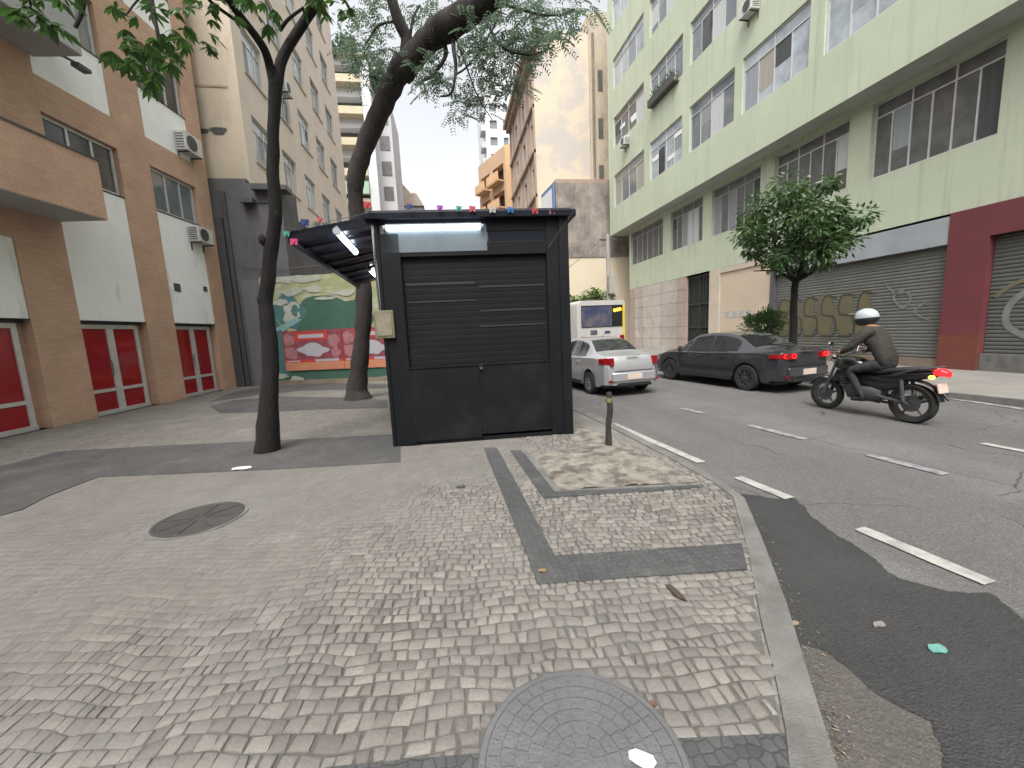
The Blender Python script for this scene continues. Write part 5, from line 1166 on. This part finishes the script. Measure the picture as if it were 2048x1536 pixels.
def make_car(name, label, pos, heading, paint, lit, tl_in=.46, tl_z=.955, Lc=4.4, Wc=.86, hs_=1.0, rimm='rim', wr_=.315, cat='car'):
    """pos = middle of the rear bumper on the road; heading = forward unit vector"""
    h = Vector(heading).normalized(); rt = Vector((h.y, -h.x, 0))
    t = thing(name, label, cat, pos); F_ = Frame(pos, rt, h)      # u right, o forward
    k = Lc / 4.4
    yRW, yFW = .88 * k, 3.48 * k
    top = [(0, .62), (.015, .74), (.05, .90), (.12, 1.00), (.45, 1.04), (.72 * k, 1.07), (1.38 * k, 1.385), (1.75 * k, 1.445), (2.1 * k, 1.455), (2.55 * k, 1.41), (3.28 * k, 1.02), (3.6 * k, .95), (4.1 * k, .84), (4.3 * k, .72), (4.38 * k, .58), (Lc, .5)]
    belt = [(0, .56), (.05, .80), (.12, .93), (.6, .96), (1.2, .945), (2.5, .91), (3.2 * k, .90), (3.6 * k, .88), (4.1 * k, .76), (4.3 * k, .64), (Lc, .45)]
    wid = [(0, .66), (.04, .76), (.14, .90), (.4, .975), (1.0, 1.0), (3.2, 1.0), (3.9 * k, .965), (4.2 * k, .86), (4.34 * k, .74), (Lc, .6)]
    rfw = [(0, .62), (.12, .80), (.5, .82), (.72 * k, .82), (1.38 * k, .66), (1.9 * k, .645), (2.5 * k, .655), (3.28 * k, .80), (3.9 * k, .78), (Lc, .5)]
    def sec(y):
        w_ = Wc * lerp_tab(wid, y); zt_ = lerp_tab(top, y) * hs_; zb_ = lerp_tab(belt, y) * hs_; zb_ = min(zb_, zt_ - .02); wr2 = Wc * lerp_tab(rfw, y)
        sill = .24 if .3 < y < Lc - .3 else .30
        arch = 0
        for yw in (yRW, yFW):
            dd = (wr_ + .05) ** 2 - (y - yw) ** 2
            if dd > 0: arch = max(arch, .31 + math.sqrt(dd))
        zlo = max(sill, min(arch, zb_ - .12))
        z1 = max(.42, zlo + .02) if y > .02 else max(.42, zlo + .02); z2 = max(.68, zlo + .05); z2 = min(z2, zb_ - .03); z1 = min(z1, z2 - .02)
        return [(w_ * .82, zlo), (w_ * .975, zlo), (w_, max(z1, zlo + .005)), (w_ * 1.0, z2), (w_ * .97, zb_ - .015), (w_ * .925, zb_ + .005), (wr2 + .015, max(zb_ + .008, zt_ - .07)), (wr2 * .92, zt_ - .018 if zt_ - .018 > zb_ + .009 else zb_ + .009), (wr2 * .5, zt_ - .004 + .0), (0, zt_)]
    ys_ = sorted(set([0, .015, .05, .09, .14, .2] + [round(.07 * i, 3) for i in range(4, int(Lc / .07) + 1)] + [Lc - .1, Lc - .04, Lc]))
    b = MB(); n = 10; full = 2 * n - 1
    for y in ys_:
        s_ = sec(y); ring = [F_.w(u_, y, z_) for u_, z_ in s_] + [F_.w(-u_, y, z_) for u_, z_ in s_[-2::-1]]
        b.v.extend(ring)
    for i in range(len(ys_) - 1):
        for j in range(full - 1): b.f.append([i * full + j, i * full + j + 1, (i + 1) * full + j + 1, (i + 1) * full + j]); b.m.append(0); b.t.append(0)
        b.f.append([i * full, (i + 1) * full, (i + 1) * full + full - 1, i * full + full - 1]); b.m.append(1); b.t.append(0)
    b.f.append(list(range(full))[::-1]); b.m.append(0); b.t.append(0); b.f.append([(len(ys_) - 1) * full + j for j in range(full)]); b.m.append(0); b.t.append(0)
    body = b.build('body', [paint, 'blackplastic'], t, smooth=True, sharp=32)
    # inner wheel wells (dark core)
    b = MB(); b.box(F_, -Wc * .8, Wc * .8, .25, Lc - .25, .2, .62); b.build('underbody', 'blackplastic', t)
    # side glass
    def side(y, z, off_=.006):
        s_ = sec(y); (u5, z5), (u6, z6) = s_[5], s_[6]; f = (z - z5) / max(.001, z6 - z5); return u5 + (u6 - u5) * f + off_
    for sg_ in (-1, 1):
        for (ya, yb) in ((1.16 * k, 1.98 * k), (2.03 * k, 2.98 * k)):
            b = MB(); N = 12; vs = []
            for i in range(N + 1):
                y = ya + (yb - ya) * i / N; s_ = sec(y); zlo_ = s_[5][1] + .03; zhi = max(zlo_ + .012, s_[6][1] - .015)
                for q_ in range(4): z = zlo_ + (zhi - zlo_) * q_ / 3; vs.append(F_.w(sg_ * side(y, z), y, z))
            fs = [(i * 4 + q_, i * 4 + q_ + 1, (i + 1) * 4 + q_ + 1, (i + 1) * 4 + q_) for i in range(N) for q_ in range(3)]; b.add(vs, fs); b.build('side_window', 'carglass', t)
        # door seams, sill trim, handle, mirror
        b = MB()
        for ys0 in (1.2 * k, 2.0 * k, 3.02 * k):
            for q_ in range(4):
                z_a, z_b = .36 + q_ * .135, .36 + (q_ + 1) * .135; 
                b.quad(F_.w(sg_ * (Wc * 1.0 + .002), ys0, z_a), F_.w(sg_ * (Wc * 1.0 + .002), ys0 + .012, z_a), F_.w(sg_ * (Wc * 1.0 + .002), ys0 + .012, z_b), F_.w(sg_ * (Wc * 1.0 + .002), ys0, z_b))
        b.box(F_, min(sg_ * Wc * .95, sg_ * (Wc + .008)), max(sg_ * Wc * .95, sg_ * (Wc + .008)), yRW + .42, yFW - .42, .23, .32)
        b.build('door_trim', 'blackplastic', t)
        for yh in (1.42 * k, 2.2 * k):
            b = MB(); b.box(F_, min(sg_ * (Wc - .01), sg_ * (Wc + .022)), max(sg_ * (Wc - .01), sg_ * (Wc + .022)), yh, yh + .17, .80, .83); b.build('door_handle', paint, t, bevel=.006)
        b = MB(); c = F_.w(sg_ * (Wc + .07), 2.92 * k, .98); b.lathe(c - h * .05, h, [(.03, 0), (.085, .02), (.09, .07), (.05, .12), (.01, .13)], 14); b.tube([F_.w(sg_ * (Wc - .06), 2.95 * k, .94), c], .02, 6); b.build('mirror', paint, t, smooth=True)
    # windscreen and rear window on the sloping top
    for nm, ya, yb in (('rear_window', .82 * k, 1.34 * k), ('windscreen', 2.62 * k, 3.22 * k)):
        b = MB(); N = 8; vs = []
        for i in range(N + 1):
            y = ya + (yb - ya) * i / N; s_ = sec(y); um = s_[7][0] * .97; 
            for q_ in range(7): f = -1 + q_ / 3; a_ = abs(f); z = s_[9][1] * (1 - a_) + s_[7][1] * a_ if a_ > .54 else s_[8][1] + .003; z = s_[9][1] + (s_[7][1] - s_[9][1]) * a_ ** 2; vs.append(F_.w(um * f, y, z + .012))
        b.add(vs, [(i * 7 + q_, i * 7 + q_ + 1, (i + 1) * 7 + q_ + 1, (i + 1) * 7 + q_) for i in range(N) for q_ in range(6)]); b.build(nm, 'carglass', t)
    # tail lamps wrapping the corner
    for sg_ in (-1, 1):
        pth = [(Wc * lerp_tab(wid, y) + .008, y) for y in (.30, .22, .14, .09, .05, .02)] + [(Wc * (tl_in + .12), -.012), (Wc * tl_in, -.014)]
        b = MB(); vs = []
        for i, (uu, yy) in enumerate(pth): 
            f = i / (len(pth) - 1); za = .80 + .03 * (1 - f) - (tl_z - .955) * f; zb_ = tl_z - .05 * (1 - f) ** 2 - .02 * f; ix = -.03
            vs += [F_.w(sg_ * uu, yy, za * hs_), F_.w(sg_ * uu, yy, zb_ * hs_), F_.w(sg_ * (uu + ix), yy + .08, zb_ * hs_), F_.w(sg_ * (uu + ix), yy + .08, za * hs_)]
        fs = []
        for i in range(len(pth) - 1):
            for q_ in range(4): fs.append((i * 4 + q_, i * 4 + (q_ + 1) % 4, (i + 1) * 4 + (q_ + 1) % 4, (i + 1) * 4 + q_))
        fs += [(0, 1, 2, 3), tuple((len(pth) - 1) * 4 + q_ for q_ in range(4))]; b.add(vs, fs); tl = b.build('tail_light', 'redlens', t, smooth=True, sharp=40)
        if lit:
            b = MB()
            for q_, (ua, ub) in enumerate(((Wc * .50, Wc * .64), (Wc * .68, Wc * .82))):
                yy = (-.02, .03)[q_]; loop = [F_.w(sg_ * (ua + (ub - ua) * .5 + (ub - ua) * .5 * math.cos(a)), yy - .012 + .02 * q_, .865 + .045 * math.sin(a)) for a in [i * math.pi / 6 for i in range(13)]]; b.tube(loop, .011, 6, cap=False)
            b.build('lit_ring', 'redlit', tl)
        b = MB(); b.box(F_, min(sg_ * .5, sg_ * .68), max(sg_ * .5, sg_ * .68), -.012, .02, .37, .42); b.build('reflector', 'redlens', t)
        b = MB(); c = F_.w(sg_ * Wc * .66, Lc - .16, .66); b.lathe(c, h, [(.1, 0), (.11, .05), (.07, .1), (.01, .11)], 14); b.build('headlight', 'chrome', t, smooth=True)
    # boot lid seam, bumper, plate, badge
    b = MB(); b.box(F_, -Wc * .62, Wc * .62, -.013, .0, .635, .645); b.box(F_, -Wc * .55, Wc * .55, -.02, .02, .28, .345); b.build('bumper_trim', 'blackplastic', t)
    b = MB(); b.box(F_, -Wc * .72, Wc * .72, -.035, .12, .38, .60); b.build('bumper', paint, t, smooth=True, bevel=.03)
    b = MB(); b.box(F_, -.2, .2, -.05, -.03, .43, .56); b.build('number_plate', 'plate', t)
    b = MB(); b.box(F_, -.17, .17, .0, .05, 1.0 * hs_, 1.035 * hs_); b.build('boot_lip', paint, t, bevel=.008)
    for sg_ in (-1, 1):
        for yw in (yRW, yFW):
            c = F_.w(sg_ * (Wc - .11), yw, .0); c.z = pos.z + wr_; ax = rt * sg_
            b = MB(); r = wr_; b.lathe(c, ax, [(r * .62, -.1), (r * .93, -.1), (r, -.07), (r, .07), (r * .93, .1), (r * .66, .1), (r * .62, .08)], 32, closed=True); wh = b.build('wheel', 'tyre', t, smooth=True, sharp=40)
            b = MB(); b.lathe(c, ax, [(r * .66, .0), (r * .66, .095), (r * .6, .09), (r * .58, .035), (.01, .035)], 32)
            for q_ in range(9):
                a = q_ * 2 * math.pi / 9; dd = (h * math.cos(a) + Vector((0, 0, 1)) * math.sin(a)); pp = dd.cross(ax)
                p0 = c + ax * .075 + dd * .03; p1 = c + ax * .085 + dd * r * .62; b.hexa([p0 - pp * .02, p0 + pp * .02, p1 + pp * .013, p1 - pp * .013, p0 - pp * .02 + ax * .018, p0 + pp * .02 + ax * .018, p1 + pp * .013 + ax * .01, p1 - pp * .013 + ax * .01])
            b.lathe(c + ax * .08, ax, [(.045, 0), (.04, .02), (.01, .022)], 14); b.build('rim', rimm, wh)
    b = MB(); b.tube([F_.w(0, 1.65 * k, 1.44 * hs_), F_.w(0, 1.45 * k, 1.58 * hs_)], .006, 5); b.build('aerial', 'blackplastic', t)
    return t

def head(a): return Vector((-math.sin(R(a)), math.cos(R(a)), 0))
# silver saloon
hh = head(6.5)
make_car('silver_car', 'silver saloon driving away in the near lane beyond the kiosk', Vector((4.38, 8.98, -.12)), hh, 'silver', False, tl_in=.66, tl_z=.985, Lc=4.2, Wc=.83, hs_=1.0, rimm='rimlight', wr_=.29)
# dark saloon
RWp = gp(1489, 781, -.12); FWp = gp(1359, 762, -.12); hdg = (FWp - RWp); hdg.z = 0; hdg.normalize()
rt = Vector((hdg.y, -hdg.x, 0)); Wd = .87
posd = RWp - hdg * .91 + rt * (Wd - .02); posd.z = -.12
make_car('dark_car', 'dark grey saloon with red ring tail lamps lit, beside the far kerb behind the motorcycle', posd, hdg, 'graphite', True, Lc=4.55, Wc=Wd, hs_=.985, wr_=.32)

# bus
u1 = atY(1256, 640, 15.6).x; BP = Vector((u1 - 1.12, 15.6, -.12)); hb = head(6.5); rb = Vector((hb.y, -hb.x, 0)); FBu = Frame(BP, rb, hb)
bs_ = thing('bus', 'small white bus with blue rear window and yellow stripe ahead of the silver car', 'bus', BP)
b = MB(); pr_ = []
W2, L2, H2 = 1.12, 7.5, 2.82
def rrect(y, s_): 
    pts = []; 
    for (cx, cz, a0) in ((W2 * s_ - .14, .38, -90), (W2 * s_ - .16, H2 - .2, 0), (-W2 * s_ + .16, H2 - .2, 90), (-W2 * s_ + .14, .38, 180)):
        for q_ in range(5): a = R(a0 + q_ * 22.5); pts.append(FBu.w(cx + .14 * math.cos(a), y, cz + .18 * math.sin(a)))
    return pts
ss = [(0.0, .94), (.05, .985), (.15, 1), (L2 - .2, 1), (L2, .93)]
for y, s_ in ss: b.v.extend(rrect(y, s_))
for i in range(len(ss) - 1):
    for q_ in range(20): b.f.append([i * 20 + q_, i * 20 + (q_ + 1) % 20, (i + 1) * 20 + (q_ + 1) % 20, (i + 1) * 20 + q_]); b.m.append(0); b.t.append(0)
b.f.append(list(range(20))); b.m.append(0); b.t.append(0); b.f.append([80 + q_ for q_ in range(20)]); b.m.append(0); b.t.append(0)
b.build('body', 'buswhite', bs_, smooth=True, sharp=40)
b = MB(); b.box(FBu, -.95, .92, -.02, .02, 1.72, 2.6); b.build('rear_window', 'carglass', bs_)
b = MB(); b.box(FBu, -.93, .42, -.028, -.02, 1.74, 2.56); b.build('window_advert', 'busad', bs_)
b = MB()
for q_ in range(3): b.lathe(FBu.w(.56 + .12 * q_, -.022, 2.38 + .02 * q_), -hb, [(.075, 0), (.075, .01)], 8)
b.build('route_display', mat('bus_amber', (.8, .3, .03), .4, emit=(1, .3, .03), estr=2.0), bs_)
b = MB(); b.box(FBu, .93, 1.04, -.012, .06, .9, 2.6); b.box(FBu, W2 - .02, W2 + .012, .1, L2 - .3, .55, .95); b.build('yellow_stripe', 'yellow', bs_)
for sg_ in (-1, 1):
    b = MB(); b.box(FBu, min(sg_ * .8, sg_ * 1.0), max(sg_ * .8, sg_ * 1.0), -.02, .03, .95, 1.35); b.build('tail_light', 'redlens', bs_)
    for yw in (1.6, 5.9): c = FBu.w(sg_ * .98, yw, .42); b = MB(); b.lathe(c, rb * sg_, [(.05, -.12), (.4, -.12), (.42, -.06), (.42, .1), (.38, .13), (.2, .13), (.05, .1)], 24); b.build('wheel', 'tyre', bs_, smooth=True)
b = MB(); b.box(FBu, -1.0, 1.0, -.1, .1, .3, .52); b.build('bumper', 'blackplastic', bs_, bevel=.03)
b = MB(); b.box(FBu, -.55, -.25, -.015, 0, 1.42, 1.6); b.box(FBu, .1, .35, -.015, 0, 1.45, 1.55); b.build('decal', 'busad', bs_)
b = MB(); b.box(FBu, -.22, .22, -.02, 0, .7, .86); b.build('number_plate', 'plate', bs_)

# motorcycle
Rw = gp(1817, 846, -.12); Fw = gp(1648, 817, -.12); hm = (Fw - Rw); wb = hm.length; hm.normalize(); rm = Vector((hm.y, -hm.x, 0))
FM = Frame(Rw + rm * .05, rm, hm)     # u right, o forward
mc = thing('motorcycle', 'black street motorcycle with glowing tail light and amber indicator, ridden along the road', 'motorcycle', Rw)
def MP(u_, y, z): return FM.w(u_, y, z)
def moto_wheel(y, r, wd):
    c = MP(0, y, r); b = MB(); b.lathe(c, rm, [(r - .085, -wd * .4), (r - .03, -wd / 2), (r - .004, -wd * .25), (r, 0), (r - .004, wd * .25), (r - .03, wd / 2), (r - .085, wd * .4)], 36, closed=True); wh = b.build('wheel', 'tyre', mc, smooth=True, sharp=60)
    b = MB(); b.lathe(c, rm, [(r - .10, -.03), (r - .075, -.035), (r - .075, .035), (r - .10, .03)], 36, closed=True); b.lathe(c, rm, [(.05, -.07), (.05, .07)], 16)
    for q_ in range(5):
        a = q_ * 2 * math.pi / 5 + .3; dd = hm * math.cos(a) + Vector((0, 0, 1)) * math.sin(a); b.tube([c + dd * .04, c + dd * (r - .09)], [.024, .014], 6)
    b.lathe(c - rm * .05, rm, [(.13, -.003), (.13, .003)], 24); b.build('rim', 'rim', wh, smooth=True, sharp=40)
rw_, fw_ = .31, .295; YF = wb
moto_wheel(0, rw_, .13); moto_wheel(YF, fw_, .09)
b = MB()  # fork
for s_ in (-1, 1): b.tube([MP(.085 * s_, YF, fw_), MP(.085 * s_, YF - .1, .62), MP(.08 * s_, YF - .22, .98)], [.028, .026, .02], 8)
b.tube([MP(-.1, YF - .18, .86), MP(.1, YF - .18, .86)], .02, 6); b.build('fork', 'darkmetal', mc)
b = MB(); arc = [MP(0, YF + (fw_ + .03) * math.cos(a), fw_ + (fw_ + .03) * math.sin(a)) for a in [R(25 + 17 * q_) for q_ in range(8)]]
for p, q_ in zip(arc, arc[1:]): b.hexa([p - rm * .06, p + rm * .06, q_ + rm * .06, q_ - rm * .06, p - rm * .04 + (p - MP(0, YF, fw_)).normalized() * .02, p + rm * .04 + (p - MP(0, YF, fw_)).normalized() * .02, q_ + rm * .04 + (q_ - MP(0, YF, fw_)).normalized() * .02, q_ - rm * .04 + (q_ - MP(0, YF, fw_)).normalized() * .02])
b.build('front_mudguard', 'blackplastic', mc)
b = MB(); arc = [MP(0, (rw_ + .045) * math.cos(a), rw_ + (rw_ + .045) * math.sin(a)) for a in [R(70 + 14 * q_) for q_ in range(8)]]
for p, q_ in zip(arc, arc[1:]): b.hexa([p - rm * .07, p + rm * .07, q_ + rm * .07, q_ - rm * .07, p - rm * .05 + Vector((0, 0, .02)), p + rm * .05 + Vector((0, 0, .02)), q_ + rm * .05 + Vector((0, 0, .02)), q_ - rm * .05 + Vector((0, 0, .02))])
b.tube([MP(0, -.25, .62), MP(0, -.42, .42)], [.03, .02], 6); b.build('rear_mudguard', 'blackplastic', mc)
def loft(b, secs, n=14, mi=0):
    """secs: (y, zc, half width, half height) ellipses along the bike"""
    base = len(b.v)
    for y, zc, a, h_ in secs:
        for q_ in range(n): t = 2 * math.pi * q_ / n; b.v.append(MP(a * math.copysign(abs(math.cos(t)) ** .8, math.cos(t)), y, zc + h_ * math.copysign(abs(math.sin(t)) ** .8, math.sin(t))))
    for i in range(len(secs) - 1):
        for q_ in range(n): b.f.append([base + i * n + q_, base + i * n + (q_ + 1) % n, base + (i + 1) * n + (q_ + 1) % n, base + (i + 1) * n + q_]); b.m.append(mi); b.t.append(0)
    for i in (0, len(secs) - 1): b.f.append([base + i * n + q_ for q_ in range(n)]); b.m.append(mi); b.t.append(0)
M['motoblack'] = mat('black_gloss_motorcycle_paint', (.012, .012, .013), .28, coat=.5)
b = MB(); loft(b, [(.62, .80, .07, .05), (.68, .84, .13, .11), (.85, .88, .16, .14), (1.0, .88, .15, .13), (1.1, .84, .09, .08)]); b.build('tank', 'motoblack', mc, smooth=True, sharp=60)
b = MB(); loft(b, [(-.22, .86, .07, .03), (-.1, .85, .11, .045), (.15, .82, .13, .05), (.4, .78, .14, .05), (.68, .80, .1, .05)]); b.build('seat', 'blackplastic', mc, smooth=True, sharp=60)
b = MB(); loft(b, [(-.32, .80, .05, .03), (-.15, .77, .10, .06), (.1, .72, .12, .09), (.4, .66, .12, .11), (.62, .62, .08, .1)]); b.build('tail_fairing', 'motoblack', mc, smooth=True, sharp=60)
b = MB(); loft(b, [(.38, .40, .1, .1), (.5, .42, .15, .15), (.7, .40, .16, .17), (.88, .45, .14, .16), (.98, .52, .08, .1)]); 
for q_ in range(5): b.box(FM, -.15, .15, .86, .98, .5 + q_ * .035, .515 + q_ * .035)
b.build('engine', 'darkmetal', mc, smooth=True, sharp=50)
b = MB(); loft(b, [(.12, .62, .09, .08), (.3, .6, .13, .13), (.6, .6, .14, .16), (.85, .66, .13, .16), (.98, .7, .1, .12)]); b.build('side_panel', 'motoblack', mc, smooth=True, sharp=60)
b = MB(); loft(b, [(.95, .72, .12, .12), (1.05, .68, .16, .15), (1.12, .62, .12, .1)]); b.build('side_shroud', 'motoblack', mc, smooth=True, sharp=50)
b = MB(); b.tube([MP(0, 1.12, .92), MP(0, .98, .66), MP(0, .92, .3), MP(0, .45, .26), MP(0, .38, .6), MP(0, -.1, .8)], .03, 8)
for s_ in (-1, 1): b.tube([MP(.1 * s_, .42, .38), MP(.11 * s_, 0, rw_)], .024, 8); b.tube([MP(.13 * s_, .05, .34), MP(.13 * s_, .1, .68)], .026, 8)
b.build('frame', 'darkmetal', mc)
b = MB(); b.tube([MP(.12, .95, .45), MP(.14, .85, .26), MP(.15, .4, .24), MP(.17, .2, .3), MP(.19, -.15, .42), MP(.2, -.28, .47)], [.02, .02, .025, .05, .06, .05], 10); b.build('exhaust', 'chrome', mc, smooth=True)
b = MB(); b.tube([MP(-.36, .90, 1.07), MP(-.25, 1.02, 1.06), MP(-.08, 1.08, 1.0), MP(.08, 1.08, 1.0), MP(.25, 1.02, 1.06), MP(.36, .90, 1.07)], .014, 8); b.build('handlebar', 'darkmetal', mc)
for s_ in (-1, 1):
    b = MB(); b.tube([MP(.27 * s_, 1.01, 1.07), MP(.33 * s_, 1.02, 1.2)], .007, 6); b.lathe(MP(.35 * s_, 1.02, 1.22), hm, [(.01, -.012), (.05, -.01), (.055, .01), (.02, .03)], 14); b.build('mirror', 'chrome', mc)
    b = MB(); b.tube([MP(.0, .62, .3), MP(.2 * s_, .62, .3)], .012, 6); b.build('foot_peg', 'darkmetal', mc)
b = MB(); b.lathe(MP(0, 1.14, .95), hm, [(.03, -.06), (.085, -.02), (.09, .04), (.06, .07), (.01, .075)], 18); b.build('headlight', 'chrome', mc, smooth=True)
b = MB(); loft(b, [(-.40, .80, .06, .04), (-.34, .82, .085, .055), (-.26, .82, .085, .05)]); b.build('tail_light', 'redlit', mc)
for s_ in (-1, 1):
    b = MB(); b.tube([MP(.05 * s_, -.27, .76), MP(.15 * s_, -.29, .76)], .01, 6); ind = b.build('indicator_arm', 'blackplastic', mc)
    b = MB(); b.lathe(MP(.18 * s_, -.33, .76), hm, [(.012, 0), (.028, .01), (.03, .05), (.01, .07)], 12); b.build('indicator', 'amberlit' if s_ == -1 else 'redlens', ind)
b = MB(); q0 = MP(0, -.36, .60); b.hexa([MP(-.1, -.36, .52), MP(.1, -.36, .52), MP(.1, -.345, .52), MP(-.1, -.345, .52), MP(-.1, -.33, .66), MP(.1, -.33, .66), MP(.1, -.315, .66), MP(-.1, -.315, .66)]); b.build('number_plate', 'plate', mc)
b = MB(); b.tube([MP(-.15, .2, .75), MP(-.17, -.15, .88), MP(-.1, -.3, .9), MP(.1, -.3, .9), MP(.17, -.15, .88), MP(.15, .2, .75)], .012, 6); b.build('grab_rail', 'darkmetal', mc)

# rider
pe = thing('person', 'rider in silver-white helmet, olive jacket and black trousers astride the black motorcycle', 'person', MP(0, .4, .85))
def skin_body(name, nodes, edges, root, matf, mats, parent, sub=2):
    me = bpy.data.meshes.new(name); keys = list(nodes); ix = {k_: i for i, k_ in enumerate(keys)}
    me.from_pydata([nodes[k_][0] for k_ in keys], [(ix[a], ix[c]) for a, c in edges], [])
    o = bpy.data.objects.new(name + '_tmp', me); COL.objects.link(o)
    md = o.modifiers.new('skin', 'SKIN'); md.use_smooth_shade = True
    sm = o.modifiers.new('sub', 'SUBSURF'); sm.levels = sub; sm.render_levels = sub
    sv = me.skin_vertices[0].data if me.skin_vertices else None
    if sv is None: me.attributes
    for k_ in keys: r_ = nodes[k_][1]; sv[ix[k_]].radius = r_ if isinstance(r_, tuple) else (r_, r_); sv[ix[k_]].use_root = (k_ == root)
    dg = bpy.context.evaluated_depsgraph_get(); dg.update(); ev = o.evaluated_get(dg); m2 = bpy.data.meshes.new_from_object(ev, depsgraph=dg)
    bpy.data.objects.remove(o); 
    for x in mats: m2.materials.append(M[x])
    m2.polygons.foreach_set('use_smooth', [True] * len(m2.polygons))
    for p in m2.polygons: p.material_index = matf(p.center)
    o0 = parent.location
    for v in m2.vertices: v.co = v.co - o0
    ob = bpy.data.objects.new(name, m2); COL.objects.link(ob); ob.parent = parent; m2.name = name
    return ob
nodes = {'pelvis': (MP(0, .36, .93), (.17, .14)), 'waist': (MP(0, .42, 1.1), (.175, .14)), 'chest': (MP(0, .55, 1.3), (.205, .155)), 'collar': (MP(0, .64, 1.45), (.13, .11)), 'neck': (MP(0, .66, 1.53), .06), 'skull': (MP(0, .71, 1.64), .09)}
edges = [('pelvis', 'waist'), ('waist', 'chest'), ('chest', 'collar'), ('collar', 'neck'), ('neck', 'skull')]
for s_, n_ in ((-1, 'l'), (1, 'r')):
    nodes.update({n_ + 'sh': (MP(.205 * s_, .62, 1.40), .09), n_ + 'el': (MP(.32 * s_, .74, 1.17), .068), n_ + 'wr': (MP(.31 * s_, .88, 1.09), .036), n_ + 'pa': (MP(.315 * s_, .93, 1.095), (.036, .024)),
                  n_ + 'hi': (MP(.11 * s_, .40, .90), .105), n_ + 'kn': (MP(.21 * s_, .80, .78), .072), n_ + 'an': (MP(.19 * s_, .60, .38), .048), n_ + 'he': (MP(.19 * s_, .56, .31), .042), n_ + 'to': (MP(.19 * s_, .76, .29), .038)})
    edges += [('collar', n_ + 'sh'), (n_ + 'sh', n_ + 'el'), (n_ + 'el', n_ + 'wr'), (n_ + 'wr', n_ + 'pa'), ('pelvis', n_ + 'hi'), (n_ + 'hi', n_ + 'kn'), (n_ + 'kn', n_ + 'an'), (n_ + 'an', n_ + 'he'), (n_ + 'he', n_ + 'to')]
def region(c):
    loc = c - FM.O; z = c.z - FM.O.z; y = loc.dot(hm)
    if z < .43: return 3
    if z > 1.52: return 2
    if z < .98 and not (y > .84 and abs(loc.dot(rm)) > .26): return 1
    if y > .87 and abs(loc.dot(rm)) > .24: return 2
    return 0
M['shoe'] = mat('black_shoe', (.015, .015, .015), .5)
skin_body('body', nodes, edges, 'pelvis', region, ['jacket', 'trousers', 'skin', 'shoe'], pe)
for s_ in (-1, 1):   # fingers closed round the grips
    b = MB()
    for q_ in range(4):
        uu = (.282 + .021 * q_) * s_; Lq = (.9, 1.0, .97, .8)[q_] if s_ > 0 else (.8, .97, 1.0, .9)[q_]
        b.tube([MP(uu, .915, 1.108), MP(uu, .915 + .035 * Lq, 1.103), MP(uu, .915 + .045 * Lq, 1.075), MP(uu, .915 + .02 * Lq, 1.05), MP(uu, .90, 1.048)], [.0095, .0092, .0088, .0082, .0075], 8)
    b.tube([MP(.27 * s_, .89, 1.09), MP(.262 * s_, .90, 1.06), MP(.27 * s_, .915, 1.045)], [.011, .01, .0085], 8)
    b.build('fingers', 'skin', pe, smooth=True)
# helmet with peak and visor opening
hc = MP(0, .73, 1.665); hf = (hm + Vector((0, 0, -.1))).normalized(); hu = rm.cross(hf)
b = MB(); n1, n2 = 18, 26; vs = []; fs = []
def hp_(th_, ph): return hc + hu * (.145 * math.cos(th_)) + (hf * math.cos(ph) * .17 + rm * math.sin(ph) * .13) * math.sin(th_) * (1 if th_ < 1.9 else 1 - .12 * (th_ - 1.9))
for i in range(n1 + 1):
    th_ = .02 + (2.45 - .02) * i / n1
    for q_ in range(n2): vs.append(hp_(th_, 2 * math.pi * q_ / n2))
keep = lambda i, q_: not (1.15 < .02 + 2.43 * (i + .5) / n1 < 1.95 and abs(((q_ + .5) / n2 * 360 + 180) % 360 - 180) < 62)
for i in range(n1):
    for q_ in range(n2):
        if keep(i, q_): fs.append((i * n2 + q_, i * n2 + (q_ + 1) % n2, (i + 1) * n2 + (q_ + 1) % n2, (i + 1) * n2 + q_))
b.add(vs, fs); b.v.append(hc + hu * .145); b.m = [1 if (sum((b.v[i] for i in f), Vector()) / len(f) - hc).dot(hu) < -.015 else 0 for f in b.f]; he_ = b.build('helmet', ['helmet', 'blackplastic'], pe, smooth=True, sharp=60); sd_ = he_.modifiers.new('solid', 'SOLIDIFY'); sd_.thickness = .012; sd_.offset = 1
b = MB(); vs = []; N1, N2 = 6, 10
for i in range(N1 + 1):
    th_ = 1.12 + .86 * i / N1
    for q_ in range(N2 + 1): ph = R(-64 + 128 * q_ / N2); vs.append(hc + (hp_(th_, ph) - hc) * .985)
b.add(vs, [(i * (N2 + 1) + q_, i * (N2 + 1) + q_ + 1, (i + 1) * (N2 + 1) + q_ + 1, (i + 1) * (N2 + 1) + q_) for i in range(N1) for q_ in range(N2)]); b.build('visor', 'carglass', he_, smooth=True)
b = MB(); vs = []
for i in range(2):
    for q_ in range(7): ph = R(-50 + 100 * q_ / 6); p = hp_(.95, ph); vs.append(p + hf * (.13 * math.cos(ph * 1.4)) * i + hu * (.015 * i))
b.add(vs, [(q_, q_ + 1, q_ + 8, q_ + 7) for q_ in range(6)]); pk = b.build('peak', 'helmet', he_); s2 = pk.modifiers.new('solid', 'SOLIDIFY'); s2.thickness = .006
b = MB()   # face features under the visor
fc = hc + hf * .085 + hu * (-.02)
b.lathe(fc, hf, [(.055, -.04), (.06, 0), (.045, .03), (.02, .045)], 16); b.tube([fc + hf * .035 + hu * .02, fc + hf * .062 - hu * .008, fc + hf * .045 - hu * .015], [.008, .011, .009], 8)
b.build('face', 'skin', pe, smooth=True)
